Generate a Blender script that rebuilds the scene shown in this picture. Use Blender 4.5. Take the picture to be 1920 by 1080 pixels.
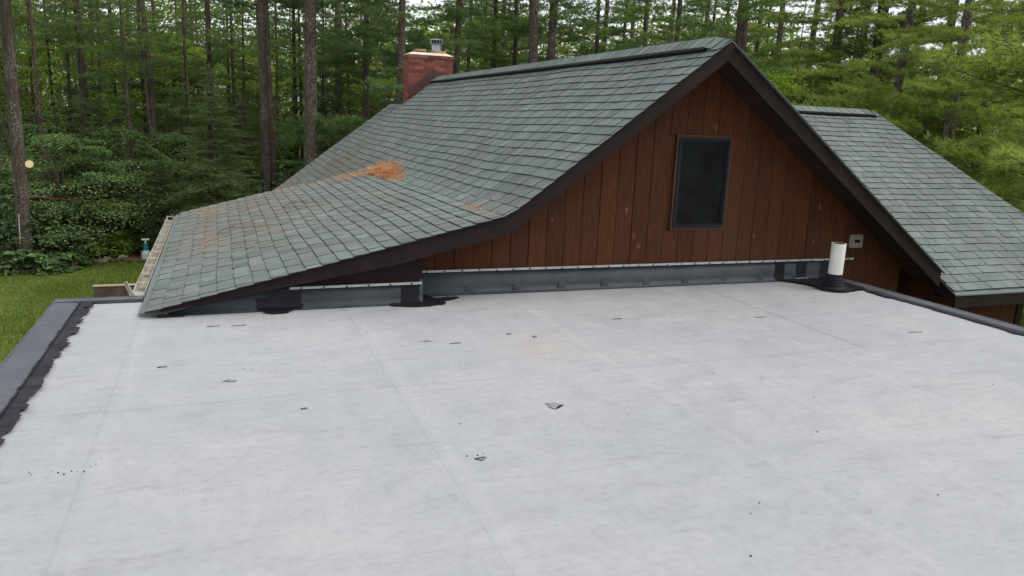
import bpy, math, random
import numpy as np
from mathutils import Vector, Matrix

# ------------------------------------------------------------------ scene, camera, light
sc = bpy.context.scene
for o in list(bpy.data.objects):
    bpy.data.objects.remove(o)
COL = sc.collection
YAW, PITCH, ROLL, FPX, CAM_H = 0.36580, 0.21463, 0.04065, 1445.1, 1.5
_f = np.array([math.sin(YAW) * math.cos(PITCH), math.cos(YAW) * math.cos(PITCH), -math.sin(PITCH)])
_r = np.array([math.cos(YAW), -math.sin(YAW), 0.0])
_u = np.cross(_r, _f)
_r2 = math.cos(ROLL) * _r + math.sin(ROLL) * _u
_u2 = -math.sin(ROLL) * _r + math.cos(ROLL) * _u
cam_d = bpy.data.cameras.new('camera')
cam = bpy.data.objects.new('camera', cam_d)
COL.objects.link(cam)
cam_d.sensor_width = 36.0
cam_d.lens = FPX / 1920.0 * 36.0
cam_d.clip_start, cam_d.clip_end = 0.05, 3000.0
cam.matrix_world = Matrix(((_r2[0], _u2[0], -_f[0], 0), (_r2[1], _u2[1], -_f[1], 0), (_r2[2], _u2[2], -_f[2], CAM_H), (0, 0, 0, 1)))
sc.camera = cam

SUN_AZ, SUN_EL = math.radians(112), math.radians(52)      # from the right, a little behind the camera
world = bpy.data.worlds.new('World')
sc.world = world
world.use_nodes = True
wn, wl = world.node_tree.nodes, world.node_tree.links
bg = wn['Background']
sky = wn.new('ShaderNodeTexSky')
sky.sky_type = 'NISHITA'
sky.sun_disc = False
sky.sun_elevation = SUN_EL
sky.sun_rotation = SUN_AZ
sky.air_density, sky.dust_density, sky.ozone_density = 1.0, 4.0, 1.0
# broken bright overcast: white cloud over most of the sky, the clear sky showing through in places
tc = wn.new('ShaderNodeTexCoord')
cn = wn.new('ShaderNodeTexNoise')
cn.inputs['Scale'].default_value, cn.inputs['Detail'].default_value = 2.2, 6.0
wl.new(tc.outputs['Generated'], cn.inputs['Vector'])
cr = wn.new('ShaderNodeValToRGB')
cr.color_ramp.elements[0].position, cr.color_ramp.elements[0].color = 0.30, (0.72, 0.72, 0.72, 1)
cr.color_ramp.elements[1].position, cr.color_ramp.elements[1].color = 0.62, (1, 1, 1, 1)
wl.new(cn.outputs['Fac'], cr.inputs[0])
cm_ = wn.new('ShaderNodeMix'); cm_.data_type = 'RGBA'
wl.new(cr.outputs[0], cm_.inputs[0])
wl.new(sky.outputs[0], cm_.inputs[6])
cm_.inputs[7].default_value = (6.1, 6.35, 6.65, 1)
wl.new(cm_.outputs[2], bg.inputs['Color'])
bg.inputs['Strength'].default_value = 0.15
sun_d = bpy.data.lights.new('sun', 'SUN')
sun_d.energy, sun_d.angle, sun_d.color = 2.2, math.radians(34), (1.0, 0.96, 0.90)
sun = bpy.data.objects.new('sun', sun_d)
COL.objects.link(sun)
_sv = Vector((math.sin(SUN_AZ) * math.cos(SUN_EL), math.cos(SUN_AZ) * math.cos(SUN_EL), math.sin(SUN_EL)))
sun.rotation_euler = _sv.to_track_quat('Z', 'Y').to_euler()
sun.location = (8, -8, 20)
vs = sc.view_settings
vs.view_transform, vs.look, vs.gamma, vs.exposure = 'Standard', 'None', 1.0, 0.40
vs.use_curve_mapping = False
cy = sc.cycles
cy.max_bounces, cy.diffuse_bounces, cy.glossy_bounces, cy.transmission_bounces, cy.transparent_max_bounces = 6, 4, 2, 4, 4
cy.use_denoising = True
cy.use_adaptive_sampling = True
cy.adaptive_threshold = 0.02
cy.sample_clamp_indirect = 6.0

# ------------------------------------------------------------------ helpers
random.seed(7)
RNG = np.random.default_rng(7)
GROUND = -2.8


def spot(px, dist):
    """ground position of something seen in the direction of photo column px, dist metres away"""
    yh = 202.2 + (px - 406.7) * 0.040675
    d = _r2 * (px - 960) / FPX - _u2 * (yh - 540) / FPX + _f
    h = math.hypot(d[0], d[1])
    return float(d[0] / h * dist), float(d[1] / h * dist)


def aim(px, py, dist):
    """point dist metres away (measured level) seen at photo pixel px, py"""
    d = _r2 * (px - 960) / FPX - _u2 * (py - 540) / FPX + _f
    d = d / math.hypot(d[0], d[1])
    return float(d[0] * dist), float(d[1] * dist), float(CAM_H + d[2] * dist)


def project(p):
    q = np.asarray(p, float) - np.array([0, 0, CAM_H])
    z = q @ _f
    return 960 + FPX * (q @ _r2) / z, 540 - FPX * (q @ _u2) / z


class G:
    """collects triangles / quads as arrays and builds ONE mesh"""
    def __init__(s):
        s.v, s.f, s.n, s.t, s.m = [], [], 0, [], []

    def add(s, v, f, tint=None, mat=0):
        v = np.asarray(v, float).reshape(-1, 3)
        f = np.asarray(f, np.int64)
        s.v.append(v)
        s.f.append(f + s.n)
        s.t.append(np.full(len(f), 0.0 if tint is None else tint) if np.isscalar(tint) or tint is None else np.asarray(tint))
        s.m.append(np.full(len(f), mat, np.int32))
        s.n += len(v)

    def box(s, x0, x1, y0, y1, z0, z1, tint=None, mat=0):
        v = [(x0, y0, z0), (x1, y0, z0), (x1, y1, z0), (x0, y1, z0), (x0, y0, z1), (x1, y0, z1), (x1, y1, z1), (x0, y1, z1)]
        s.add(v, [(0, 3, 2, 1), (4, 5, 6, 7), (0, 1, 5, 4), (1, 2, 6, 5), (2, 3, 7, 6), (3, 0, 4, 7)], tint, mat)

    def hexa(s, lo, hi, tint=None, mat=0):
        """8-corner solid from two quads given in the same winding (counter-clockwise seen from hi)"""
        s.add(list(lo) + list(hi), [(0, 3, 2, 1), (4, 5, 6, 7), (0, 1, 5, 4), (1, 2, 6, 5), (2, 3, 7, 6), (3, 0, 4, 7)], tint, mat)

    def prism_y(s, poly, y0, y1, tint=None):
        """polygon of (x, z), counter-clockwise seen from -y, extruded from y0 to y1"""
        n = len(poly)
        v = [(x, y0, z) for x, z in poly] + [(x, y1, z) for x, z in poly]
        s.addp(v, [tuple(range(n)), tuple(range(2 * n - 1, n - 1, -1))] + [(i + n, (i + 1) % n + n, (i + 1) % n, i) for i in range(n)], tint)

    def prism_z(s, poly, z0, z1):
        n = len(poly)
        v = [(x, y, z0) for x, y in poly] + [(x, y, z1) for x, y in poly]
        s.addp(v, [tuple(range(n - 1, -1, -1)), tuple(range(n, 2 * n))] + [(i, (i + 1) % n, (i + 1) % n + n, i + n) for i in range(n)])

    def addp(s, v, polys, tint=None):
        for p in polys:
            pass
        s.poly = getattr(s, 'poly', [])
        v = np.asarray(v, float)
        s.v.append(v)
        s.poly += [tuple(i + s.n for i in p) for p in polys]
        s.n += len(v)

    def tube(s, pts, rad, sides=8, cap=True, tint=None, wob=0.0):
        pts = np.asarray(pts, float)
        rad = np.full(len(pts), rad) if np.isscalar(rad) else np.asarray(rad, float)
        rings = []
        a = np.linspace(0, 2 * math.pi, sides, endpoint=False)
        for i, p in enumerate(pts):
            t = pts[min(i + 1, len(pts) - 1)] - pts[max(i - 1, 0)]
            t = t / (np.linalg.norm(t) + 1e-9)
            ref = np.array([0, 0, 1.0]) if abs(t[2]) < 0.9 else np.array([1.0, 0, 0])
            e1 = np.cross(ref, t); e1 /= np.linalg.norm(e1)
            e2 = np.cross(t, e1)
            rr = rad[i] * (1 + (RNG.normal(0, wob, sides) if wob else 0))
            rings.append(p + np.outer(np.cos(a) * rr, e1) + np.outer(np.sin(a) * rr, e2))
        v = np.concatenate(rings)
        f = []
        for i in range(len(pts) - 1):
            for k in range(sides):
                k2 = (k + 1) % sides
                f.append((i * sides + k, i * sides + k2, (i + 1) * sides + k2, (i + 1) * sides + k))
        s.add(v, f, tint)
        if cap:
            s.poly = getattr(s, 'poly', [])
            base = s.n - len(v)
            s.poly.append(tuple(base + k for k in range(sides - 1, -1, -1)))
            s.poly.append(tuple(base + (len(pts) - 1) * sides + k for k in range(sides)))

    def lathe(s, prof, cx, cy, sides=20):
        s.tube([(cx, cy, z) for r, z in prof], [max(r, 1e-4) for r, z in prof], sides)

    def mesh(s, name, mats, smooth=False, tint=False):
        me = bpy.data.meshes.new(name)
        v = np.concatenate(s.v) if s.v else np.zeros((0, 3))
        loops, starts, tints, mi = [], [], [], []
        k = 0
        for f, t, m in zip(s.f, s.t, s.m):
            if len(f) == 0:
                continue
            loops.append(f.ravel()); c = f.shape[1]
            starts.append(k + np.arange(len(f)) * c); k += f.size
            tints.append(t); mi.append(m)
        poly = getattr(s, 'poly', [])
        for p in poly:
            loops.append(np.array(p)); starts.append(np.array([k])); k += len(p)
        np_poly = len(poly)
        lo = np.concatenate(loops).astype(np.int32); st = np.concatenate(starts).astype(np.int32)
        me.vertices.add(len(v)); me.vertices.foreach_set('co', v.astype(np.float32).ravel())
        me.loops.add(len(lo)); me.loops.foreach_set('vertex_index', lo)
        me.polygons.add(len(st)); me.polygons.foreach_set('loop_start', st)
        if mi:
            mm = np.concatenate(mi + [np.zeros(np_poly, np.int32)])
            if mm.any():
                me.polygons.foreach_set('material_index', mm)
        me.polygons.foreach_set('use_smooth', np.full(len(st), bool(smooth)))
        if tint:
            at = me.attributes.new('tint', 'FLOAT', 'FACE')
            at.data.foreach_set('value', np.concatenate(tints + [np.zeros(np_poly)]).astype(np.float32))
        me.update(calc_edges=True)
        me.validate()
        for m in (mats if isinstance(mats, (list, tuple)) else [mats]):
            me.materials.append(m)
        return me

    def build(s, name, mats, parent=None, smooth=False, tint=False, **tags):
        return link(name, s.mesh(name, mats, smooth, tint), parent, **tags)


def link(name, me, parent=None, **tags):
    o = bpy.data.objects.new(name, me)
    COL.objects.link(o)
    if parent is not None:
        o.parent = parent
    for k, v in tags.items():
        o[k] = v
    return o


def empty(name, loc, label, cat, group=None):
    o = bpy.data.objects.new(name, None)
    o.location = loc
    o.empty_display_size = 0.2
    COL.objects.link(o)
    o['label'] = label
    o['category'] = cat
    if group:
        o['group'] = group
    return o


def child(o, parent):
    """parent keeping the part's world coordinates (things sit at loc with no rotation)"""
    o.parent = parent
    o.matrix_parent_inverse = Matrix.Translation(-Vector(parent.location)) if parent.parent is None else Matrix()
    return o


# ------------------------------------------------------------------ materials
def mat(name, build, rough=0.8, spec=0.3):
    m = bpy.data.materials.new(name)
    m.use_nodes = True
    nt = m.node_tree
    b = nt.nodes['Principled BSDF']
    b.inputs['Roughness'].default_value = rough
    b.inputs['Specular IOR Level'].default_value = spec
    build(nt, b)
    return m


def N(nt, kind, **inp):
    n = nt.nodes.new(kind)
    for k, v in inp.items():
        if hasattr(n, k) and k not in ('color',):
            try:
                setattr(n, k, v); continue
            except Exception:
                pass
        n.inputs[k.replace('_', ' ')].default_value = v
    return n


def noise(nt, co, scale, detail=4, rough=0.55, stretch=None):
    if stretch:
        mp = nt.nodes.new('ShaderNodeMapping')
        mp.inputs['Scale'].default_value = stretch
        nt.links.new(co, mp.inputs[0]); co = mp.outputs[0]
    n = nt.nodes.new('ShaderNodeTexNoise')
    n.inputs['Scale'].default_value = scale
    n.inputs['Detail'].default_value = detail
    n.inputs['Roughness'].default_value = rough
    nt.links.new(co, n.inputs['Vector'])
    return n.outputs['Fac']


def ramp(nt, fac, stops):
    r = nt.nodes.new('ShaderNodeValToRGB')
    e = r.color_ramp.elements
    while len(e) < len(stops):
        e.new(0.5)
    for el, (p, c) in zip(e, stops):
        el.position = p
        el.color = (*c, 1) if len(c) == 3 else c
    nt.links.new(fac, r.inputs[0])
    return r.outputs[0]


def mix(nt, fac, a, b, mode='MIX'):
    m = nt.nodes.new('ShaderNodeMix')
    m.data_type = 'RGBA'
    m.blend_type = mode
    for sock, val in ((m.inputs[0], fac), (m.inputs[6], a), (m.inputs[7], b)):
        if isinstance(val, (int, float)):
            sock.default_value = val
        elif isinstance(val, tuple):
            sock.default_value = (*val, 1)
        else:
            nt.links.new(val, sock)
    return m.outputs[2]


def math_(nt, op, a, b=0.0, c=0.0):
    m = nt.nodes.new('ShaderNodeMath')
    m.operation = op
    for s, val in zip(m.inputs, (a, b, c)):
        if isinstance(val, (int, float)):
            s.default_value = val
        else:
            nt.links.new(val, s)
    return m.outputs[0]


def bump(nt, b, h, strength=0.3, dist=0.01):
    n = nt.nodes.new('ShaderNodeBump')
    n.inputs['Strength'].default_value = strength
    n.inputs['Distance'].default_value = dist
    nt.links.new(h, n.inputs['Height'])
    nt.links.new(n.outputs[0], b.inputs['Normal'])


def world_co(nt):
    return nt.nodes.new('ShaderNodeNewGeometry').outputs['Position']


def obj_co(nt):
    return nt.nodes.new('ShaderNodeTexCoord').outputs['Object']


def simple(name, c, rough=0.7, spec=0.3, var=0.25, scale=6.0, metal=0.0, bumps=0.0):
    def bld(nt, b):
        co = world_co(nt)
        n = noise(nt, co, scale, 5)
        d = tuple(x * (1 - var) for x in c); l = tuple(min(1, x * (1 + var)) for x in c)
        nt.links.new(ramp(nt, n, [(0.3, d), (0.7, l)]), b.inputs['Base Color'])
        b.inputs['Metallic'].default_value = metal
        if bumps:
            bump(nt, b, noise(nt, co, scale * 8, 4), bumps, 0.004)
    return mat(name, bld, rough, spec)


def shingle_mat():
    def bld(nt, b):
        at = nt.nodes.new('ShaderNodeAttribute'); at.attribute_name = 'tint'
        oi = nt.nodes.new('ShaderNodeObjectInfo')
        s = math_(nt, 'FRACT', math_(nt, 'ADD', at.outputs['Fac'], oi.outputs['Random']))
        base = ramp(nt, s, [(0.0, (0.0979, 0.1178, 0.1094)), (0.13, (0.1509, 0.1754, 0.1605)), (0.28, (0.1211, 0.1436, 0.1393)), (0.42, (0.1643, 0.1873, 0.1693)),
                            (0.55, (0.1301, 0.1430, 0.1377)), (0.68, (0.1206, 0.1541, 0.1479)), (0.84, (0.1531, 0.1741, 0.1593)), (1.0, (0.1061, 0.1267, 0.1173))])
        co = world_co(nt)
        gran = noise(nt, co, 260, 2, 0.7)
        c = mix(nt, 1.0, base, ramp(nt, gran, [(0.34, (0.62, 0.62, 0.62)), (0.62, (1.28, 1.28, 1.28))]), 'MULTIPLY')
        c = mix(nt, 1.0, c, ramp(nt, noise(nt, co, 55, 3, 0.7), [(0.3, (0.80, 0.80, 0.80)), (0.7, (1.18, 1.18, 1.18))]), 'MULTIPLY')
        big = noise(nt, co, 1.1, 5, 0.6)
        c = mix(nt, ramp(nt, big, [(0.42, (0, 0, 0)), (0.75, (0.55, 0.55, 0.55))]), c, (0.094, 0.089, 0.083))
        # tannin stain below where the needles collect, at the back of the steep slope
        sp = nt.nodes.new('ShaderNodeSeparateXYZ'); nt.links.new(co, sp.inputs[0])
        a1 = math_(nt, 'SUBTRACT', 1.0, math_(nt, 'ABSOLUTE', math_(nt, 'DIVIDE', math_(nt, 'SUBTRACT', sp.outputs[1], 14.6), 2.9)))
        a2 = math_(nt, 'SUBTRACT', 1.0, math_(nt, 'ABSOLUTE', math_(nt, 'DIVIDE', math_(nt, 'SUBTRACT', sp.outputs[0], 1.9), 0.9)))
        msk = math_(nt, 'MULTIPLY', math_(nt, 'MAXIMUM', a1, 0.0), math_(nt, 'MAXIMUM', a2, 0.0))
        nz = noise(nt, co, 2.2, 6, 0.7)
        fac = math_(nt, 'MULTIPLY', math_(nt, 'MULTIPLY', msk, 2.0), math_(nt, 'SUBTRACT', nz, 0.22))
        fac = math_(nt, 'MINIMUM', math_(nt, 'MAXIMUM', fac, 0.0), 0.75)
        c = mix(nt, fac, c, (0.105, 0.090, 0.055))
        b1 = math_(nt, 'MAXIMUM', math_(nt, 'SUBTRACT', 1.0, math_(nt, 'ABSOLUTE', math_(nt, 'DIVIDE', math_(nt, 'SUBTRACT', sp.outputs[0], 0.3), 1.3))), 0.0)
        b2 = math_(nt, 'MAXIMUM', math_(nt, 'SUBTRACT', 1.0, math_(nt, 'ABSOLUTE', math_(nt, 'DIVIDE', math_(nt, 'SUBTRACT', sp.outputs[1], 9.6), 3.2))), 0.0)
        f2 = math_(nt, 'MULTIPLY', math_(nt, 'MULTIPLY', b1, b2), math_(nt, 'MAXIMUM', math_(nt, 'SUBTRACT', noise(nt, co, 3.1, 6, 0.7), 0.42), 0.0))
        c = mix(nt, math_(nt, 'MINIMUM', math_(nt, 'MULTIPLY', f2, 5.0), 0.7), c, (0.155, 0.098, 0.075))
        nt.links.new(c, b.inputs['Base Color'])
        bump(nt, b, gran, 0.5, 0.003)
    return mat('asphalt shingle', bld, 0.95, 0.10)


def board_mat():
    def bld(nt, b):
        co = obj_co(nt)
        oi = nt.nodes.new('ShaderNodeObjectInfo')
        add = nt.nodes.new('ShaderNodeVectorMath'); add.operation = 'ADD'
        cmb = nt.nodes.new('ShaderNodeCombineXYZ')
        nt.links.new(math_(nt, 'MULTIPLY', oi.outputs['Random'], 37.0), cmb.inputs[2])
        nt.links.new(co, add.inputs[0]); nt.links.new(cmb.outputs[0], add.inputs[1])
        grain = noise(nt, add.outputs[0], 7, 6, 0.6, (9, 9, 0.7))
        c = ramp(nt, grain, [(0.25, (0.036, 0.0125, 0.0058)), (0.55, (0.070, 0.0235, 0.0098)), (0.8, (0.106, 0.040, 0.0165))])
        c = mix(nt, 1.0, c, ramp(nt, oi.outputs['Random'], [(0, (0.78, 0.80, 0.82)), (1, (1.12, 1.09, 1.06))]), 'MULTIPLY')
        kn = nt.nodes.new('ShaderNodeTexVoronoi'); kn.inputs['Scale'].default_value = 4.6
        mp = nt.nodes.new('ShaderNodeMapping'); mp.inputs['Scale'].default_value = (1, 1, 0.55)
        nt.links.new(add.outputs[0], mp.inputs[0]); nt.links.new(mp.outputs[0], kn.inputs['Vector'])
        spots = ramp(nt, kn.outputs['Distance'], [(0.02, (0.6, 0.6, 0.6)), (0.10, (0, 0, 0))])
        gate = ramp(nt, noise(nt, co, 1.7, 2), [(0.36, (0, 0, 0)), (0.48, (1, 1, 1))])
        c = mix(nt, math_(nt, 'MULTIPLY', spots, gate), c, (0.20, 0.105, 0.062))
        fade = noise(nt, co, 0.9, 4)
        c = mix(nt, ramp(nt, fade, [(0.45, (0, 0, 0)), (0.8, (0.5, 0.5, 0.5))]), c, (0.066, 0.034, 0.021))
        nt.links.new(c, b.inputs['Base Color'])
        bump(nt, b, grain, 0.25, 0.004)
    return mat('stained cedar board', bld, 0.75, 0.12)


def membrane_mat():
    def bld(nt, b):
        co = world_co(nt)
        sp = nt.nodes.new('ShaderNodeSeparateXYZ'); nt.links.new(co, sp.inputs[0])
        n1 = noise(nt, co, 0.55, 7, 0.62)
        n2 = noise(nt, co, 4.5, 10, 0.74)
        n3 = noise(nt, co, 2.2, 6, 0.7, (1, 5, 1))
        c = ramp(nt, n1, [(0.3, (0.258, 0.265, 0.279)), (0.5, (0.286, 0.291, 0.300)), (0.72, (0.317, 0.318, 0.318))])
        c = mix(nt, 1.0, c, ramp(nt, n2, [(0.28, (0.90, 0.90, 0.905)), (0.5, (1, 1, 1)), (0.75, (1.06, 1.06, 1.055))]), 'MULTIPLY')
        c = mix(nt, 1.0, c, ramp(nt, n3, [(0.25, (0.94, 0.94, 0.945)), (0.6, (1.02, 1.02, 1.02))]), 'MULTIPLY')
        n4 = noise(nt, co, 21, 9, 0.8)
        c = mix(nt, 1.0, c, ramp(nt, n4, [(0.30, (0.84, 0.84, 0.845)), (0.52, (1, 1, 1)), (0.78, (1.05, 1.05, 1.05))]), 'MULTIPLY')
        sm1 = noise(nt, co, 1.0, 7, 0.72, (1.6, 7.5, 1))
        c = mix(nt, 1.0, c, ramp(nt, sm1, [(0.33, (0.86, 0.86, 0.87)), (0.45, (1, 1, 1)), (0.66, (1, 1, 1)), (0.78, (1.05, 1.05, 1.045))]), 'MULTIPLY')
        sm2 = noise(nt, co, 3.0, 5, 0.7, (2.0, 14, 1))
        c = mix(nt, ramp(nt, sm2, [(0.68, (0, 0, 0)), (0.76, (0.4, 0.4, 0.4))]), c, (0.165, 0.168, 0.17))
        sm3 = noise(nt, co, 4.0, 3, 0.6, (11, 1.0, 1))
        c = mix(nt, ramp(nt, sm3, [(0.70, (0, 0, 0)), (0.76, (0.32, 0.32, 0.32))]), c, (0.40, 0.40, 0.40))
        # chalky lap lines and wiped bands along the sheet seams, thin darker lines where sheets lap
        brk = noise(nt, co, 5.0, 5, 0.7)
        for x0, wd, amt in ((-0.52, 0.06, 0.26), (0.93, 0.06, 0.25), (2.34, 0.05, 0.30), (3.88, 0.05, 0.26), (0.30, 0.02, 0.10), (1.62, 0.02, 0.14), (3.05, 0.03, 0.18), (4.60, 0.03, 0.2)):
            wob = math_(nt, 'MULTIPLY', math_(nt, 'SUBTRACT', noise(nt, co, 0.7, 4), 0.5), 0.16)
            d = math_(nt, 'ABSOLUTE', math_(nt, 'SUBTRACT', math_(nt, 'ADD', sp.outputs[0], wob), x0))
            m = math_(nt, 'MAXIMUM', math_(nt, 'SUBTRACT', 1.0, math_(nt, 'DIVIDE', d, wd)), 0.0)
            streak = noise(nt, co, 9, 4, 0.7, (6, 0.35, 1))
            m = math_(nt, 'MULTIPLY', math_(nt, 'MULTIPLY', m, amt * 2.8), math_(nt, 'MULTIPLY', math_(nt, 'POWER', streak, 2.0), brk))
            c = mix(nt, m, c, (0.44, 0.44, 0.437))
        for sock, x0, wd, amt in ((0, -0.577, 0.012, 0.22), (0, 0.876, 0.010, 0.08), (0, 2.155, 0.012, 0.16), (0, 4.29, 0.03, 0.3), (1, 4.075, 0.013, 0.55)):
            d = math_(nt, 'ABSOLUTE', math_(nt, 'SUBTRACT', sp.outputs[sock], x0))
            m = math_(nt, 'MAXIMUM', math_(nt, 'SUBTRACT', 1.0, math_(nt, 'DIVIDE', d, wd)), 0.0)
            if x0 == 2.155 or x0 == 4.29:
                m = math_(nt, 'MULTIPLY', m, math_(nt, 'GREATER_THAN', sp.outputs[1], 4.08))
            m = math_(nt, 'MULTIPLY', m, math_(nt, 'MULTIPLY', brk, amt * 1.7))
            c = mix(nt, m, c, (0.15, 0.153, 0.16))
        # small dark scuffs and specks
        vo = nt.nodes.new('ShaderNodeTexVoronoi'); vo.inputs['Scale'].default_value = 2.3
        mp = nt.nodes.new('ShaderNodeMapping'); mp.inputs['Scale'].default_value = (0.8, 2.0, 1)
        wv = nt.nodes.new('ShaderNodeVectorMath'); wv.operation = 'ADD'
        nv = nt.nodes.new('ShaderNodeTexNoise'); nv.inputs['Scale'].default_value = 14.0
        sc_ = nt.nodes.new('ShaderNodeVectorMath'); sc_.operation = 'SCALE'; sc_.inputs['Scale'].default_value = 0.13
        nt.links.new(co, nv.inputs['Vector']); nt.links.new(nv.outputs['Color'], sc_.inputs[0])
        nt.links.new(co, wv.inputs[0]); nt.links.new(sc_.outputs[0], wv.inputs[1])
        nt.links.new(wv.outputs[0], mp.inputs[0]); nt.links.new(mp.outputs[0], vo.inputs['Vector'])
        dots = ramp(nt, vo.outputs['Distance'], [(0.035, (1, 1, 1)), (0.07, (0, 0, 0))])
        gate = math_(nt, 'GREATER_THAN', noise(nt, co, 2.6, 3), 0.56)
        c = mix(nt, math_(nt, 'MULTIPLY', math_(nt, 'MULTIPLY', dots, gate), 0.55), c, (0.15, 0.15, 0.15))
        # faint rust blush
        d = nt.nodes.new('ShaderNodeVectorMath'); d.operation = 'DISTANCE'; d.inputs[1].default_value = (1.98, 4.62, 0)
        nt.links.new(co, d.inputs[0])
        rb = math_(nt, 'MAXIMUM', math_(nt, 'SUBTRACT', 1.0, math_(nt, 'DIVIDE', d.outputs['Value'], 0.42)), 0.0)
        c = mix(nt, math_(nt, 'MULTIPLY', rb, math_(nt, 'MULTIPLY', n2, 0.75)), c, (0.34, 0.265, 0.225))
        nt.links.new(c, b.inputs['Base Color'])
        nt.links.new(ramp(nt, n2, [(0.3, (0.5, 0.5, 0.5)), (0.7, (0.72, 0.72, 0.72))]), b.inputs['Roughness'])
        bump(nt, b, math_(nt, 'ADD', n1, math_(nt, 'MULTIPLY', n2, 0.25)), 0.35, 0.02)
    return mat('weathered roofing membrane', bld, 0.6, 0.35)


def rubber_mat(name, c, light, rough=0.55, spec=0.35):
    def bld(nt, b):
        co = world_co(nt)
        n = noise(nt, co, 3.0, 7, 0.65)
        n2 = noise(nt, co, 9, 5, 0.6, (0.4, 3, 0.4))
        col = ramp(nt, math_(nt, 'MULTIPLY', math_(nt, 'ADD', n, n2), 0.5), [(0.36, c), (0.66, light)])
        nt.links.new(col, b.inputs['Base Color'])
        bump(nt, b, n, 0.3, 0.01)
    return mat(name, bld, rough, spec)


def brick_mat():
    def bld(nt, b):
        oi = nt.nodes.new('ShaderNodeObjectInfo')
        co = world_co(nt)
        c = ramp(nt, oi.outputs['Random'], [(0, (0.135, 0.040, 0.031)), (0.5, (0.195, 0.060, 0.045)), (1, (0.25, 0.090, 0.066))])
        n = noise(nt, co, 24, 5, 0.7)
        c = mix(nt, 1.0, c, ramp(nt, n, [(0.3, (0.7, 0.7, 0.7)), (0.7, (1.25, 1.25, 1.25))]), 'MULTIPLY')
        nt.links.new(c, b.inputs['Base Color'])
        bump(nt, b, n, 0.5, 0.006)
    return mat('red brick', bld, 0.9, 0.2)


def bark_mat(name, dark, mid, lichen, amt):
    def bld(nt, b):
        co = obj_co(nt)
        oi = nt.nodes.new('ShaderNodeObjectInfo')
        add = nt.nodes.new('ShaderNodeVectorMath'); add.operation = 'ADD'
        cmb = nt.nodes.new('ShaderNodeCombineXYZ')
        nt.links.new(math_(nt, 'MULTIPLY', oi.outputs['Random'], 53.0), cmb.inputs[2])
        nt.links.new(co, add.inputs[0]); nt.links.new(cmb.outputs[0], add.inputs[1])
        v = add.outputs[0]
        n = noise(nt, v, 9, 6, 0.7, (1.6, 1.6, 0.45))
        c = ramp(nt, n, [(0.32, dark), (0.62, mid)])
        l = noise(nt, v, 26, 4, 0.7, (1, 1, 0.8))
        g = noise(nt, v, 1.6, 3, 0.6)
        m = math_(nt, 'MULTIPLY', ramp(nt, l, [(0.52, (0, 0, 0)), (0.62, (1, 1, 1))]), ramp(nt, g, [(0.35, (0, 0, 0)), (0.62, (amt, amt, amt))]))
        c = mix(nt, m, c, lichen)
        c = mix(nt, 1.0, c, ramp(nt, oi.outputs['Random'], [(0, (0.75, 0.75, 0.75)), (1, (1.2, 1.18, 1.12))]), 'MULTIPLY')
        nt.links.new(c, b.inputs['Base Color'])
        bump(nt, b, n, 0.9, 0.04)
    return mat(name, bld, 0.95, 0.1)


def leaf_mat(name, stops, transl=0.35, spec=0.25, rough=0.55, objvar=0.25, clump=0.35, cscale=0.8):
    m = bpy.data.materials.new(name)
    m.use_nodes = True
    nt = m.node_tree
    b = nt.nodes['Principled BSDF']
    out = nt.nodes['Material Output']
    geo = nt.nodes.new('ShaderNodeNewGeometry')
    oi = nt.nodes.new('ShaderNodeObjectInfo')
    big = noise(nt, geo.outputs['Position'], cscale, 3)
    s = math_(nt, 'ADD', math_(nt, 'MULTIPLY', geo.outputs['Random Per Island'], 1 - clump), math_(nt, 'MULTIPLY', big, clump))
    c = ramp(nt, s, stops)
    c = mix(nt, 1.0, c, ramp(nt, oi.outputs['Random'], [(0, (1 - objvar,) * 3), (1, (1 + objvar, 1 + objvar, 1 + objvar * 0.6))]), 'MULTIPLY')
    nt.links.new(c, b.inputs['Base Color'])
    b.inputs['Roughness'].default_value = rough
    b.inputs['Specular IOR Level'].default_value = spec
    t = nt.nodes.new('ShaderNodeBsdfTranslucent')
    tc = mix(nt, 1.0, c, (1.25, 1.35, 0.7), 'MULTIPLY')
    nt.links.new(tc, t.inputs['Color'])
    mx = nt.nodes.new('ShaderNodeMixShader')
    mx.inputs[0].default_value = transl
    nt.links.new(b.outputs[0], mx.inputs[1]); nt.links.new(t.outputs[0], mx.inputs[2])
    nt.links.new(mx.outputs[0], out.inputs['Surface'])
    return m


M_SHINGLE = shingle_mat()
M_ASPHALT = simple('black asphalt edge', (0.016, 0.017, 0.016), 0.9, 0.15, 0.3, 20)
M_BOARD = board_mat()
M_TRIM = simple('dark brown trim paint', (0.0165, 0.0092, 0.0088), 0.65, 0.14, 0.22, 4, bumps=0.15)
M_WINTRIM = simple('brown window casing', (0.060, 0.026, 0.016), 0.65, 0.3, 0.25, 5)
M_SOFFIT = simple('brown soffit', (0.030, 0.016, 0.012), 0.8, 0.2, 0.2, 4)
M_MEMB = membrane_mat()
M_EPDM = rubber_mat('dark wall flashing rubber', (0.018, 0.022, 0.028), (0.046, 0.054, 0.064), 0.6)
M_EDGE = rubber_mat('grey edge flashing', (0.040, 0.043, 0.052), (0.080, 0.084, 0.098), 0.5)
M_PRIMER = rubber_mat('black lap primer', (0.007, 0.007, 0.009), (0.036, 0.037, 0.042), 0.75, 0.15)
M_TAR = rubber_mat('black sealant', (0.004, 0.004, 0.0055), (0.013, 0.013, 0.016), 0.5, 0.2)
M_ALU = simple('dull aluminium bar', (0.36, 0.37, 0.37), 0.45, 0.5, 0.2, 12, 0.3)
M_SCREW = simple('dark screw head', (0.015, 0.015, 0.016), 0.5, 0.4, 0.2, 9)
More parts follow.
